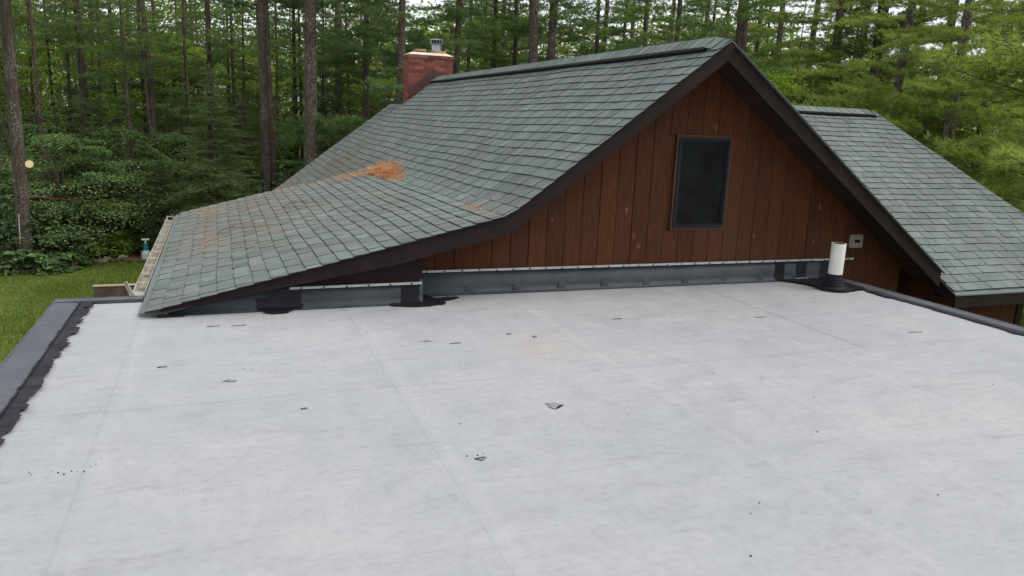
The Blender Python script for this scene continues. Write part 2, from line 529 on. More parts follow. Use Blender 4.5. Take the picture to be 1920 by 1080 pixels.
M_VENT = simple('black ridge vent plastic', (0.008, 0.008, 0.009), 0.8, 0.2, 0.3, 20)
M_GUTTER = simple('grimy white gutter', (0.31, 0.29, 0.25), 0.5, 0.4, 0.35, 5)
M_GUTIN = simple('dirty gutter trough', (0.215, 0.19, 0.145), 0.85, 0.2, 0.5, 8)
M_HANGER = simple('white gutter hanger', (0.44, 0.43, 0.40), 0.5, 0.4, 0.1, 8)
M_BRICK = brick_mat()
M_MORTAR = simple('grey mortar', (0.27, 0.21, 0.175), 0.95, 0.1, 0.25, 12)
M_CROWN = simple('pale chimney crown mortar', (0.52, 0.46, 0.40), 0.9, 0.2, 0.2, 7)
M_FLUE = simple('buff clay flue tile', (0.36, 0.225, 0.115), 0.85, 0.2, 0.25, 8)
M_STEEL = simple('galvanised steel cap', (0.34, 0.36, 0.39), 0.35, 0.5, 0.2, 10, 0.75)
M_FLASH = simple('brown metal flashing', (0.052, 0.020, 0.019), 0.5, 0.4, 0.2, 4)
M_PVC = simple('aged white plastic pipe', (0.60, 0.585, 0.51), 0.45, 0.4, 0.10, 5)
M_PLATE = simple('grey weatherproof box', (0.22, 0.20, 0.185), 0.5, 0.4, 0.15, 14)
M_DARK = simple('dark opening', (0.006, 0.006, 0.006), 0.7, 0.2, 0.1, 5)
M_FRAME = simple('charcoal window frame', (0.0105, 0.0125, 0.016), 0.55, 0.2, 0.2, 6)
M_GLASS = simple('dark screened glass', (0.0058, 0.0070, 0.0080), 0.55, 0.10, 0.6, 3.5)
M_NEEDLE = leaf_mat('dry orange pine needles', [(0.1, (0.22, 0.080, 0.028)), (0.5, (0.46, 0.200, 0.078)), (0.9, (0.66, 0.38, 0.19))], 0.1, 0.2, 0.7, 0.05, 0.3, 3)
M_WOODGREY = simple('weathered grey brown board', (0.085, 0.062, 0.048), 0.9, 0.2, 0.3, 5, bumps=0.3)
M_STAKE = simple('pale wooden stake', (0.28, 0.21, 0.15), 0.8, 0.2, 0.2, 6)
M_DISC = simple('cream plastic disc', (0.62, 0.52, 0.27), 0.5, 0.4, 0.1, 5)
M_ROPE = simple('faded red cord', (0.30, 0.085, 0.05), 0.8, 0.2, 0.2, 9)
M_WHITE = simple('white plastic', (0.62, 0.62, 0.60), 0.45, 0.4, 0.1, 6)
M_TANK = simple('cloudy plastic tank', (0.42, 0.45, 0.42), 0.35, 0.4, 0.12, 6)
M_TEAL = simple('teal plastic collar', (0.012, 0.16, 0.17), 0.4, 0.4, 0.15, 6)
M_STONE = simple('field stone', (0.16, 0.135, 0.11), 0.95, 0.2, 0.35, 5, bumps=0.4)
M_CONC = simple('pale painted wall', (0.30, 0.28, 0.26), 0.9, 0.2, 0.15, 2)
M_SOILPATCH = simple('bare reddish soil', (0.12, 0.062, 0.040), 0.95, 0.1, 0.35, 6, bumps=0.5)
M_BARK = bark_mat('lichen spotted pine bark', (0.034, 0.026, 0.021), (0.105, 0.082, 0.067), (0.32, 0.32, 0.29), 0.85)
M_BARKD = bark_mat('dark forest bark', (0.030, 0.024, 0.019), (0.092, 0.074, 0.060), (0.22, 0.22, 0.19), 0.6)
M_TWIG = simple('dead grey twig', (0.085, 0.066, 0.052), 0.9, 0.1, 0.3, 3)
M_PINE = leaf_mat('dark pine needles', [(0.15, (0.055, 0.100, 0.046)), (0.5, (0.098, 0.160, 0.064)), (0.85, (0.155, 0.225, 0.080))], 0.42)
M_PINEM = leaf_mat('mid green pine needles', [(0.15, (0.075, 0.125, 0.042)), (0.5, (0.130, 0.200, 0.064)), (0.85, (0.205, 0.280, 0.085))], 0.42, objvar=0.15)
M_PINEB = leaf_mat('sunlit pine needles', [(0.15, (0.110, 0.155, 0.038)), (0.5, (0.215, 0.275, 0.065)), (0.85, (0.36, 0.410, 0.125))], 0.45, objvar=0.10)  # yellow green needles, with sunlight on the right hand pines brightened into the colour
M_FIR = leaf_mat('dull fir needles', [(0.15, (0.065, 0.112, 0.044)), (0.5, (0.110, 0.172, 0.062)), (0.9, (0.170, 0.235, 0.080))], 0.4)
M_FIRBROWN = leaf_mat('browned fir needles', [(0.2, (0.055, 0.030, 0.014)), (0.8, (0.16, 0.085, 0.035))], 0.2)
M_LEAF = leaf_mat('shade maple leaves', [(0.1, (0.050, 0.092, 0.042)), (0.5, (0.100, 0.162, 0.068)), (0.9, (0.190, 0.262, 0.104))], 0.38, 0.14, 0.6)
M_LEAFM = leaf_mat('mid green shrub leaves', [(0.1, (0.075, 0.130, 0.040)), (0.5, (0.150, 0.220, 0.066)), (0.9, (0.25, 0.33, 0.100))], 0.42, 0.14, 0.6)
M_LEAFB = leaf_mat('light green leaves', [(0.1, (0.110, 0.175, 0.028)), (0.5, (0.210, 0.300, 0.042)), (0.9, (0.34, 0.42, 0.070))], 0.55, 0.14, 0.6)
M_FAR = leaf_mat('far woodland leaves', [(0.2, (0.060, 0.105, 0.026)), (0.5, (0.130, 0.190, 0.036)), (0.8, (0.27, 0.33, 0.060))], 0.55, 0.2, 0.6, 0.0, 0.6, 0.35)
M_GRASS = leaf_mat('lawn grass', [(0.1, (0.060, 0.100, 0.016)), (0.5, (0.105, 0.155, 0.026)), (0.9, (0.190, 0.200, 0.055))], 0.3, 0.2, 0.6, 0.0, 0.55, 0.7)


def ground_mat():
    def bld(nt, b):
        co = world_co(nt)
        sp = nt.nodes.new('ShaderNodeSeparateXYZ'); nt.links.new(co, sp.inputs[0])
        n = noise(nt, co, 0.9, 6, 0.6); n2 = noise(nt, co, 6, 6, 0.7)
        lawn = ramp(nt, n, [(0.3, (0.060, 0.090, 0.017)), (0.6, (0.100, 0.130, 0.028)), (0.75, (0.135, 0.120, 0.042))])
        duff = ramp(nt, n2, [(0.3, (0.030, 0.020, 0.012)), (0.6, (0.075, 0.048, 0.028)), (0.75, (0.050, 0.058, 0.022))])
        edge = math_(nt, 'ADD', sp.outputs[1], math_(nt, 'MULTIPLY', math_(nt, 'SUBTRACT', n, 0.5), 2.5))
        f = math_(nt, 'MINIMUM', math_(nt, 'MAXIMUM', math_(nt, 'SUBTRACT', edge, 23.0), 0.0), 1.0)
        nt.links.new(mix(nt, f, lawn, duff), b.inputs['Base Color'])
        bump(nt, b, n2, 0.6, 0.05)
    return mat('lawn and forest floor', bld, 0.95, 0.1)


M_GROUND = ground_mat()

# ------------------------------------------------------------------ the ground
g = G()
nx, ny = 60, 60
xs = np.concatenate([[-900, -200], np.linspace(-60, 90, nx), [300, 900]])
ys = np.concatenate([[-900, -200], np.linspace(-40, 110, ny), [300, 900]])
XX, YY = np.meshgrid(xs, ys)
ZZ = GROUND + 0.05 * np.sin(XX * 0.7) * np.cos(YY * 0.5) * (np.abs(XX) < 80)
vv = np.stack([XX, YY, ZZ], -1).reshape(-1, 3)
w_ = len(xs)
ff = [(j * w_ + i, j * w_ + i + 1, (j + 1) * w_ + i + 1, (j + 1) * w_ + i) for j in range(len(ys) - 1) for i in range(w_ - 1)]
g.add(vv, ff)
g.build('ground', M_GROUND, smooth=True, kind='structure', label='lawn running back into the forest floor')

# ------------------------------------------------------------------ the cabin
YR, YW, YA = 5.93, 6.30, 6.06          # rake plane, gable wall plane, low side wall plane
AX, AZ = 4.22, 2.243                   # ridge
BX, BZ = 2.236, 0.734                  # bend of the left slope
EX, EZ = -0.585, 0.030                 # low eave
RX, RZ = 7.157, 0.099                  # right eave
LS = math.hypot(AX - BX, AZ - BZ)
TH1 = math.atan2(AZ - BZ, AX - BX)
TH2 = math.atan2(BZ - EZ, BX - EX)
LL = math.hypot(BX - EX, BZ - EZ)
THR = math.atan2(AZ - RZ, RX - AX)
LR = math.hypot(RX - AX, AZ - RZ)
YMID, YBACK, YCH = 12.0, 17.1, 15.85    # back of the low roof, back of the steep roof, chimney face
EXPO = 0.1275
HOUSE = empty('cabin', (3.5, 11.0, GROUND), 'brown stained cabin with steep grey green shingle roofs behind the flat roof', 'house')


def hpart(gm, name, m, parent=None, **kw):
    o = gm.build(name, m, **kw)
    p = parent or HOUSE
    o.parent = p
    if p is HOUSE:
        o.matrix_parent_inverse = Matrix.Translation((-3.5, -11.0, -GROUND))
    return o


_S = np.linspace(0, 6.2, 621)
_ang = TH1 + (TH2 - TH1) * np.clip((_S - (LS - 0.08)) / 0.16, 0, 1)
_PX = AX - np.concatenate([[0], np.cumsum(np.cos((_ang[1:] + _ang[:-1]) / 2) * 0.01)])
_PZ = AZ - np.concatenate([[0], np.cumsum(np.sin((_ang[1:] + _ang[:-1]) / 2) * 0.01)])


def left_surf(s, y, steep):
    if steep:
        x, z = AX - s * math.cos(TH1), AZ - s * math.sin(TH1)
    else:
        x, z = float(np.interp(s, _S, _PX)), float(np.interp(s, _S, _PZ))
    u = min(max((y - YR) / (YBACK - YR), 0), 1)
    sag = 0.055 * math.sin(math.pi * u) * math.sin(math.pi * min(max(s / 4.2, 0), 1))
    sag += 0.006 * math.sin(y * 2.3 + s * 1.3) * math.sin(s * 2.1 + 0.5 * y) * min(1, (y - YR) * 1.2)
    return np.array([x, y, z - sag])


def wing_surf(s, x):
    a = math.radians(29)
    return np.array([x, WY0 + s * 0 + (WL - s) * math.cos(a), WZ0 + (WL - s) * math.sin(a) + 0.004 * math.sin(x * 5 + s * 3)])


WY0, WZ0 = 5.80, -0.121                # eave line of the wing
WY1 = 9.28
WL = (WY1 - WY0) / math.cos(math.radians(29))
WZ1 = WZ0 + WL * math.sin(math.radians(29))

# --- shingles: every tab is computed once; the 300 that show largest become objects of their own
TABS = []                              # (roof name, corner points top-left, top-right, bottom-right, bottom-left, normal, lift, full)


def course(roof, fn, s_bot, a0_fn, a1_fn, flip):
    a0b, a1b = a0_fn(s_bot), a1_fn(s_bot)
    a0t, a1t = a0_fn(s_bot - EXPO - 0.03), a1_fn(s_bot - EXPO - 0.03)
    a = min(a0b, a0t) - random.random() * 0.2
    tooth = random.random() < 0.5
    drift = random.uniform(-0.006, 0.006)
    while a < max(a1b, a1t):
        w = random.choice((0.115, 0.14, 0.165, 0.165, 0.19, 0.22))
        b = a + w
        lb, rb = max(a, a0b), min(b, a1b)
        lt, rt = max(a, a0t), min(b, a1t)
        if rb - lb > 0.012 and rt - lt > 0.012:
            gp = 0.0034
            s0 = s_bot + drift + random.uniform(-0.003, 0.003) + 0.007 * math.sin(a * 1.9 + s_bot * 3) + (0.0025 if tooth else 0)
            st = s_bot - EXPO - 0.03
            q = [fn(st, lt + gp), fn(st, rt - gp), fn(s0, rb - gp), fn(s0, lb + gp)]
            full = lb == a and rb == b and lt == a and rt == b
            TABS.append((roof, q, 0.0140 if tooth else 0.0105, full, flip))
        a = b
        tooth = not tooth if random.random() < 0.85 else tooth


def low_back(s):
    return YMID + 0.08 - 0.48 * min(max((s - LS) / LL, 0), 1)


s = EXPO * 0.9
while s < LS + LL + 0.02:
    if s <= LS:
        back = YCH - 0.01 if s < 0.98 else YBACK
        course('main_roof', lambda q, y: left_surf(q, y, y > YMID + 0.3 and q > LS - 0.2), s, lambda q: YR - 0.03, lambda q, bk=back: bk, True)
    else:
        course('low_roof', lambda q, y: left_surf(q, y, False), s, lambda q: YR - 0.03, low_back, True)
    s += EXPO
s = EXPO * 0.9
while s < 4.75:                         # the steep slope runs on down behind the low roof
    if s > LS:
        y_in = lambda q: YMID - 0.25
        course('main_roof', lambda q, y: left_surf(q, y, True), s, y_in, lambda q: YBACK, True)
    s += EXPO


def wing_left(q):
    z = WZ0 + (WL - q) * math.sin(math.radians(29))
    return min(7.27, AX + (AZ - z) / math.tan(THR) - 0.05) if q < WL - 0.4 else 7.27


def wing_right(q):
    y = WY0 + (WL - q) * math.cos(math.radians(29))
    return 9.35 + (WY1 - y) * 0.196


s = EXPO * 0.75
while s < WL + 0.03:
    course('wing_roof', wing_surf, s, wing_left, wing_right, False)
    s += EXPO

roofs = {}
# decks under the shingles
def deck(fn, s0, s1, ns, a0, a1, na, thick):
    gg = G()
    S_ = np.linspace(s0, s1, ns); A_ = np.linspace(a0, a1, na)
    top = np.array([[fn(q, a) for a in A_] for q in S_])
    bot = top - np.array([0, 0, thick])
    top = top - np.array([0, 0, 0.004])
    v = np.concatenate([top.reshape(-1, 3), bot.reshape(-1, 3)])
    k = ns * na
    f = []
    for i in range(ns - 1):
        for j in range(na - 1):
            f += [(i * na + j, (i + 1) * na + j, (i + 1) * na + j + 1, i * na + j + 1),
                  (k + i * na + j, k + i * na + j + 1, k + (i + 1) * na + j + 1, k + (i + 1) * na + j)]
    for i in range(ns - 1):
        f += [(i * na, k + i * na, k + (i + 1) * na, (i + 1) * na), (i * na + na - 1, (i + 1) * na + na - 1, k + (i + 1) * na + na - 1, k + i * na + na - 1)]
    for j in range(na - 1):
        f += [(j, j + 1, k + j + 1, k + j), ((ns - 1) * na + j, k + (ns - 1) * na + j, k + (ns - 1) * na + j + 1, (ns - 1) * na + j + 1)]
    gg.add(v, f)
    return gg


def merge(*gs):
    r = G()
    for q in gs:
        r.v += q.v; r.f += [f + r.n for f in q.f]; r.t += q.t; r.m += q.m
        if hasattr(q, 'poly'):
            r.poly = getattr(r, 'poly', []) + [tuple(i + r.n for i in p) for p in q.poly]
        r.n += q.n
    return r


d1 = deck(lambda q, y: left_surf(q, y, y > YMID + 0.3), 0, 0.98, 5, YR + 0.05, YCH - 0.02, 20, 0.07)
d2 = deck(lambda q, y: left_surf(q, y, y > YMID + 0.3 and q > LS - 0.2), 0.98, LS + 0.06, 12, YR + 0.05, YBACK - 0.02, 24, 0.07)
d3 = deck(lambda q, y: left_surf(q, y, True), LS, 4.75, 8, YMID - 0.2, YBACK - 0.02, 8, 0.07)
roofs['main_roof'] = hpart(merge(d1, d2, d3), 'main_roof', M_SHINGLE, label='steep weathered grey green shingle slope')
gd = G()
S_ = np.linspace(LS + 0.02, LS + LL, 14)
for i in range(len(S_) - 1):
    for u0, u1 in zip(np.linspace(0, 1, 9)[:-1], np.linspace(0, 1, 9)[1:]):
        q = []
        for ss, u in ((S_[i], u0), (S_[i + 1], u0), (S_[i + 1], u1), (S_[i], u1)):
            q.append(left_surf(ss, YR + 0.05 + u * (low_back(ss) - 0.08 - YR), False) - np.array([0, 0, 0.004]))
        gd.hexa([p - np.array([0, 0, 0.05]) for p in q], q)
roofs['low_roof'] = hpart(gd, 'low_roof', M_SHINGLE, label='shallow shingle roof running down to the gutter')
gd = G()
for q0, q1 in zip(np.linspace(0, WL, 13)[:-1], np.linspace(0, WL, 13)[1:]):
    c = [wing_surf(q1, wing_left(q1)), wing_surf(q1, wing_right(q1)), wing_surf(q0, wing_right(q0)), wing_surf(q0, wing_left(q0))]
    c = [p - np.array([0, 0, 0.004]) for p in c]
    gd.hexa([p - np.array([0, 0, 0.014]) for p in c], c)
# far side and end of the wing, closing the roof
ri = wing_right(0)
a = [(4.9, WY1, WZ1), (ri, WY1, WZ1), (ri + 0.7, WY1 + 3.5, WZ0), (7.3, WY1 + 3.5, WZ0)]
gd.hexa([(x, y, z - 0.06) for x, y, z in a], a)
a = [(ri, WY1, WZ1 - 0.01), (wing_right(WL), WY0, WZ0 - 0.01), (wing_right(WL) + 0.05, WY0 + 7, WZ0 - 0.01), (ri + 0.05, WY1, WZ1 - 0.012)]
gd.hexa([(x, y, z - 0.06) for x, y, z in a], a)
roofs['wing_roof'] = hpart(gd, 'wing_roof', M_SHINGLE, label='lighter green shingle slope facing the flat roof')
# right slope of the main roof
gd = G()
a = [(AX, YR + .05, AZ), (RX, YR + .05, RZ), (RX, YCH - 0.02, RZ), (AX, YCH - 0.02, AZ)]
gd.hexa([(x, y, z - 0.06) for x, y, z in a], a)
nrow = int(LR / EXPO)
for k in range(nrow):
    for j in range(2):
        s1 = LR + 0.02 - k * EXPO
        p = lambda q, y, h: (AX + q * math.cos(THR) + h * math.sin(THR), y, AZ - q * math.sin(THR) + h * math.cos(THR))
        y0, y1 = (YR - 0.03, 9.0) if j == 0 else (9.004, YCH)
        gd.hexa([p(s1, y0, 0.002), p(s1, y1, 0.002), p(s1 - EXPO - 0.02, y1, 0.0), p(s1 - EXPO - 0.02, y0, 0.0)],
                [p(s1, y0, 0.014), p(s1, y1, 0.014), p(s1 - EXPO - 0.02, y1, 0.004), p(s1 - EXPO - 0.02, y0, 0.004)])
roofs['right_slope'] = hpart(gd, 'right_slope', M_SHINGLE, label='far side slope of the steep gable roof')

# rank the tabs by how large they show
ranked = []
for i, (roof, q, lift, full, flip) in enumerate(TABS):
    pr = [project(p) for p in q]
    area = 0.5 * abs(sum(pr[k][0] * pr[(k + 1) % 4][1] - pr[(k + 1) % 4][0] * pr[k][1] for k in range(4)))
    cx = sum(p[0] for p in pr) / 4; cyy = sum(p[1] for p in pr) / 4
    vis = 0 < cx < 1920 and 0 < cyy < 1080
    if roof == 'wing_roof' and cyy < 510 and (cx - 1370) / (1765 - 1370) < (cyy - 80) / (510 - 80) + 0.03:
        vis = False
    ranked.append((area if (vis and full) else 0, i))
ranked.sort(reverse=True)
single = set(i for a_, i in ranked[:300])


def tab_edges(gm, butt):
    """the cut edges of the tab just added show black asphalt"""
    m = np.zeros(6, np.int32)
    m[[butt, 3, 5]] = 1
    gm.m[-1] = m


def tab_solid(q, lift):
    q = [np.asarray(p) for p in q]
    n = np.cross(q[1] - q[0], q[3] - q[0]); n /= np.linalg.norm(n)
    if n[2] < 0:
        n = -n
    lo = [q[0] - n * 0.002, q[1] - n * 0.002, q[2] + n * 0.002, q[3] + n * 0.002]
    hi = [q[0] + n * 0.002, q[1] + n * 0.002, q[2] + n * lift, q[3] + n * lift]
    return lo, hi, n


gs = G()
tab_mesh = {}
for L_ in (0.0105, 0.0140):
    t = G()
    ln = EXPO + 0.03
    t.hexa([(-.5, 0, -.002), (.5, 0, -.002), (.5, -ln, .002), (-.5, -ln, .002)][::-1], [(-.5, 0, .002), (.5, 0, .002), (.5, -ln, L_), (-.5, -ln, L_)][::-1])
    tab_edges(t, 2)
    tab_mesh[L_] = t.mesh('shingle', [M_SHINGLE, M_ASPHALT], tint=True)
for i, (roof, q, lift, full, flip) in enumerate(TABS):
    lo, hi, n = tab_solid(q, lift)
    if i in single:
        u = q[1] - q[0]; w = np.linalg.norm(u); u = u / w
        d = (q[3] + q[2]) / 2 - (q[0] + q[1]) / 2; ln = np.linalg.norm(d)
        yv = -d / ln
        nn = np.cross(u, yv)
        if nn[2] < 0:
            u = -u; nn = -nn
        c = (q[0] + q[1]) / 2
        m_ = Matrix(((u[0] * w, yv[0] * ln / (EXPO + .03), nn[0], c[0]), (u[1] * w, yv[1] * ln / (EXPO + .03), nn[1], c[1]), (u[2] * w, yv[2] * ln / (EXPO + .03), nn[2], c[2]), (0, 0, 0, 1)))
        o = link('shingle', tab_mesh[lift], roofs[roof])
        o.matrix_basis = m_
    else:
        up = n @ np.cross(q[1] - q[0], q[3] - q[0]) > 0
        gs.hexa(lo if up else lo[::-1], hi if up else hi[::-1], random.random())
        tab_edges(gs, 4 if up else 2)
hpart(gs, 'shingle_courses', [M_SHINGLE, M_ASPHALT], tint=True, kind='stuff', label='weathered grey green asphalt shingles')

# --- ridge vents and caps
def ridge(parent, p0, p1, th_l, th_r, along, w=0.155, curl=True):
    """p0 -> p1 along the ridge; th_* slope of either side; 'along' axis is y or x"""
    p0, p1 = np.array(p0), np.array(p1)
    L = np.linalg.norm(p1 - p0); t = (p1 - p0) / L
    side = np.array([-1.0, 0, 0]) if along == 'y' else np.array([0, -1.0, 0])
    gv = G()
    n = max(2, int(L / 1.2))
    for k in range(n):
        a, b = p0 + t * (L * k / n), p0 + t * (L * (k + 1) / n - 0.003)
        for sd, th in ((side, th_l), (-side, th_r)):
            dn = sd * math.cos(th) - np.array([0, 0, math.sin(th)])
            up = sd * math.sin(th) + np.array([0, 0, math.cos(th)])
            j = [random.uniform(-0.004, 0.004) for _ in range(2)]
            gv.hexa([a + up * .010, b + up * .010, b + dn * (w - .004 + j[1]) + up * .006, a + dn * (w - .004 + j[0]) + up * .006],
                    [a + up * .044, b + up * .044, b + dn * (w - .004 + j[1]) + up * .040, a + dn * (w - .004 + j[0]) + up * .040])
    hpart(gv, 'ridge_vent', M_VENT, parent)
    m = {}
    step = 0.14
    cnt = int(L / step)
    cm = G()
    for sd, th in ((np.array([-1.0, 0]), th_l), (np.array([1.0, 0]), th_r)):
        dn = np.array([sd[0] * math.cos(th), 0, -math.sin(th)]); up = np.array([sd[0] * math.sin(th), 0, math.cos(th)])
        z = np.zeros(3); ly = np.array([0, step + 0.02, 0])
        cm.hexa([z, ly, ly + dn * w, dn * w], [z + up * .010, ly + up * .004, ly + dn * w + up * .004, dn * w + up * .010])
    me = cm.mesh('ridge_cap', M_SHINGLE, tint=True)
    for k in range(cnt):
        pos = p0 + t * (k * step + 0.01)
        o = link('ridge_cap', me, parent)
        rot = Matrix.Rotation(0 if along == 'y' else -math.pi / 2, 4, 'Z')
        o.matrix_basis = Matrix.Translation(Vector(pos) + Vector((0, 0, 0.052))) @ rot
    if curl:                             # the last caps bend down from the vent to the shingles at the gable end
        for k, (h, back) in enumerate(((0.026, -0.11), (0.010, -0.20))):
            o = link('ridge_cap', me, parent)
            o.matrix_basis = Matrix.Translation(Vector(p0 + t * back) + Vector((0, 0, h + 0.004))) @ Matrix.Rotation(0.14 if k == 0 else 0.05, 4, 'X')


ridge(roofs['main_roof'], (AX, YR + 0.20, AZ - 0.0), (AX, YCH - 0.03, AZ), TH1, THR, 'y')
ridge(roofs['wing_roof'], (6.2, WY1, WZ1), (9.22, WY1, WZ1), math.radians(29), math.radians(29), 'x', 0.15, False)

# --- rake boards of the front gable (painted, follow the bend)
VD = 0.155
def rake(poly_top, depth, y0, y1, name):
    gm = G()
    for (x0, z0), (x1, z1) in zip(poly_top[:-1], poly_top[1:]):
        d0 = depth(x0); d1 = depth(x1)
        gm.add([(x0, y0, z0 - d0), (x1, y0, z1 - d1), (x1, y0, z1), (x0, y0, z0), (x0, y1, z0 - d0), (x1, y1, z1 - d1), (x1, y1, z1), (x0, y1, z0)],
               [(0, 1, 2, 3), (5, 4, 7, 6), (3, 2, 6, 7), (1, 0, 4, 5)])
    return hpart(gm, name, M_TRIM)


top_l = [(float(np.interp(s_, _S, _PX)), float(np.interp(s_, _S, _PZ)) - 0.004) for s_ in np.concatenate([[0.0], np.linspace(LS - 0.3, LS + 0.3, 13), [LS + 1.0, LS + LL - 0.15]])]
top_l = [(x, z) for x, z in top_l][::-1]
rake(top_l, lambda x: VD if x > 1.5 else min(VD, max(0.02, (x + 0.45) * 0.085 + 0.005)), YR, YR + 0.045, 'rake_board')
rake([(AX, AZ - 0.004), (RX, RZ - 0.004)], lambda x: VD + 0.006, YR, YR + 0.045, 'rake_board')
# soffits behind the rake boards
gm = G()
gm.hexa([(AX, YR + .046, AZ - .125), (AX, YW + .02, AZ - .125), (BX - .1, YW + .02, BZ - .185), (BX - .1, YR + .046, BZ - .185)][::-1],
        [(AX, YR + .046, AZ - .10), (AX, YW + .02, AZ - .10), (BX - .1, YW + .02, BZ - .16), (BX - .1, YR + .046, BZ - .16)][::-1])
gm.hexa([(AX, YR + .046, AZ - .125), (RX, YR + .046, RZ - .125), (RX, YW + .02, RZ - .125), (AX, YW + .02, AZ - .125)],
        [(AX, YR + .046, AZ - .10), (RX, YR + .046, RZ - .10), (RX, YW + .02, RZ - .10), (AX, YW + .02, AZ - .10)])
hpart(gm, 'soffit', M_SOFFIT)

# --- gable wall: backing plus one board after another
def roof_z(x):
    if x >= AX:
        return AZ - (x - AX) * math.tan(THR)
    return float(np.interp(x, _PX[::-1], _PZ[::-1]))


WX0, WX1, WXC, WXD, WZB, WZT = 1.525, 6.98, 4.02, 4.585, 0.555, 1.405
gm = G()
gm.prism_y([(WX0, GROUND), (WX1, GROUND), (WX1, roof_z(WX1) - 0.1), (AX, AZ - 0.1), (BX, BZ - 0.1), (WX0, roof_z(WX0) - 0.1)], YW + 0.024, YW + 0.15)
wall = hpart(gm, 'gable_wall', M_BOARD, label='gable wall of vertical reddish brown stained boards')
bw = 0.1715
x = WX0
k = 0
while x < WX1:
    x1 = min(x + bw, WX1)
    xa, xb = x + 0.0018, x1 - 0.0018
    spans = []
    if xb > WXC - 0.026 and xa < WXD + 0.026:
        spans = [(None, WZB - 0.026), (WZT + 0.026, None)]
    else:
        spans = [(None, None)]
    for z0, z1 in spans:
        bz = (0.10 if xb < 5.98 else GROUND) if z0 is None else z0
        ta = min(roof_z(xa) - 0.11, 99 if z1 is None else z1); tb = min(roof_z(xb) - 0.11, 99 if z1 is None else z1)
        if z1 is not None and z1 > 9:
            pass
        gm = G()
        dy = random.uniform(-0.003, 0.003)
        cw = (xa + xb) / 2
        poly = [(xa, bz), (xb, bz), (xb, tb)] + ([(AX, AZ - 0.11)] if xa < AX < xb and z1 is None else []) + [(xa, ta)]
        n_ = len(poly)
        ch = 0.0035
        v = [(px, YW + ch + dy, pz) for px, pz in poly] + [(px + (ch if px < cw else -ch) * (px != AX), YW + dy, pz) for px, pz in poly] + [(px, YW + 0.0238, pz) for px, pz in poly]
        gm.addp(v, [tuple(range(n_, 2 * n_))] + [(i, (i + 1) % n_, (i + 1) % n_ + n_, i + n_) for i in range(n_)] + [(i + 2 * n_, (i + 1) % n_ + 2 * n_, (i + 1) % n_, i) for i in range(n_)])
        hpart(gm, 'board', M_BOARD, wall)
    x += bw
    k += 1

# --- window in the gable wall
gm = G()
win = None
gm.box(WXC - 0.002, WXD + 0.002, YW + 0.02, YW + 0.023, WZB, WZT)
win = hpart(gm, 'window', M_GLASS, label='tall narrow window with dark screen')
def frame(x0, x1, z0, z1, t, y0, y1):
    q = G()
    q.box(x0, x0 + t, y0, y1, z0, z1); q.box(x1 - t, x1, y0, y1, z0, z1)
    q.box(x0 + t, x1 - t, y0, y1, z0, z0 + t); q.box(x0 + t, x1 - t, y0, y1, z1 - t, z1)
    return q
hpart(frame(WXC, WXD, WZB, WZT, 0.022, YW - 0.018, YW + 0.018), 'window_frame', M_FRAME, win)
hpart(frame(WXC + 0.024, WXD - 0.024, WZB + 0.024, WZT - 0.024, 0.014, YW - 0.006, YW + 0.019), 'screen_frame', M_FRAME, win)
q = G(); q.box(WXC + 0.023, WXD - 0.023, YW + 0.004, YW + 0.008, WZB + 0.023, WZT - 0.023)
hpart(q, 'pane', M_GLASS, win)
hpart(frame(WXC - 0.025, WXD + 0.025, WZB - 0.025, WZT + 0.025, 0.0235, YW - 0.008, YW + 0.02), 'casing', M_WINTRIM, win)

# --- low side panel under the shallow rake, and the flashing along the wall foot
gm = G()
gm.prism_y([(-0.30, 0.05), (WX0, 0.165), (WX0, roof_z(WX0) - 0.10), (-0.30, roof_z(-0.30) - 0.03)], YA - 0.012, YA + 0.16)
hpart(gm, 'side_panel', M_TRIM)
gm = G()
def skirt(x0, x1, y, h, n, lim=False):
    xs_ = np.linspace(x0, x1, n)
    v = []
    h0 = h
    for xx in xs_:
        r = random.uniform(-0.004, 0.004)
        h = min(h0, roof_z(xx) - 0.055) if lim else h0
        h = max(h, 0.012)
        v += [(xx, y - 0.075, 0.005), (xx, y - 0.030 + r, min(0.018, h * .5)), (xx, y - 0.022 + r, min(0.06, h * .7)), (xx, y - 0.014 + r * .5, h), (xx, y + 0.02, h)]
    f = [(i * 5 + j, (i + 1) * 5 + j, (i + 1) * 5 + j + 1, i * 5 + j + 1) for i in range(n - 1) for j in range(4)]
    gm.add(v, f)
skirt(WX0 - 0.002, 5.98, YW - 0.01, 0.205, 60)
hpart(gm, 'wall_flashing', M_EPDM, smooth=True)
gm = G()
skirt(-0.40, WX0 - 0.004, YA - 0.022, 0.162, 40, True)
hpart(gm, 'wall_flashing', M_EPDM, smooth=True)
gm = G()
gm.box(WX0 - 0.03, WX0 + 0.004, YA - 0.03, YW - 0.02, 0.0, 0.20)
hpart(gm, 'wall_flashing', M_EPDM)
gm = G(); gm.box(WX0 - 0.03, WX0 + 0.0, YA - 0.006, YW - 0.005, 0.203, 0.55)
hpart(gm, 'side_panel', M_TRIM)
fb = G(); fb.lathe([(0.042, 0.0), (0.034, 0.0012), (0.016, 0.0024), (0.003, 0.0028)], 0, 0, 12)
fme = fb.mesh('fastener_plate', M_EPDM, smooth=True)
for k in range(9):
    o = link('fastener_plate', fme, HOUSE)
    o.matrix_basis = Matrix.Translation((2.0 - 3.5 + k * 0.44, YW - 0.036 - 11.0, 0.036 - GROUND)) @ Matrix.Rotation(math.radians(80), 4, 'X')
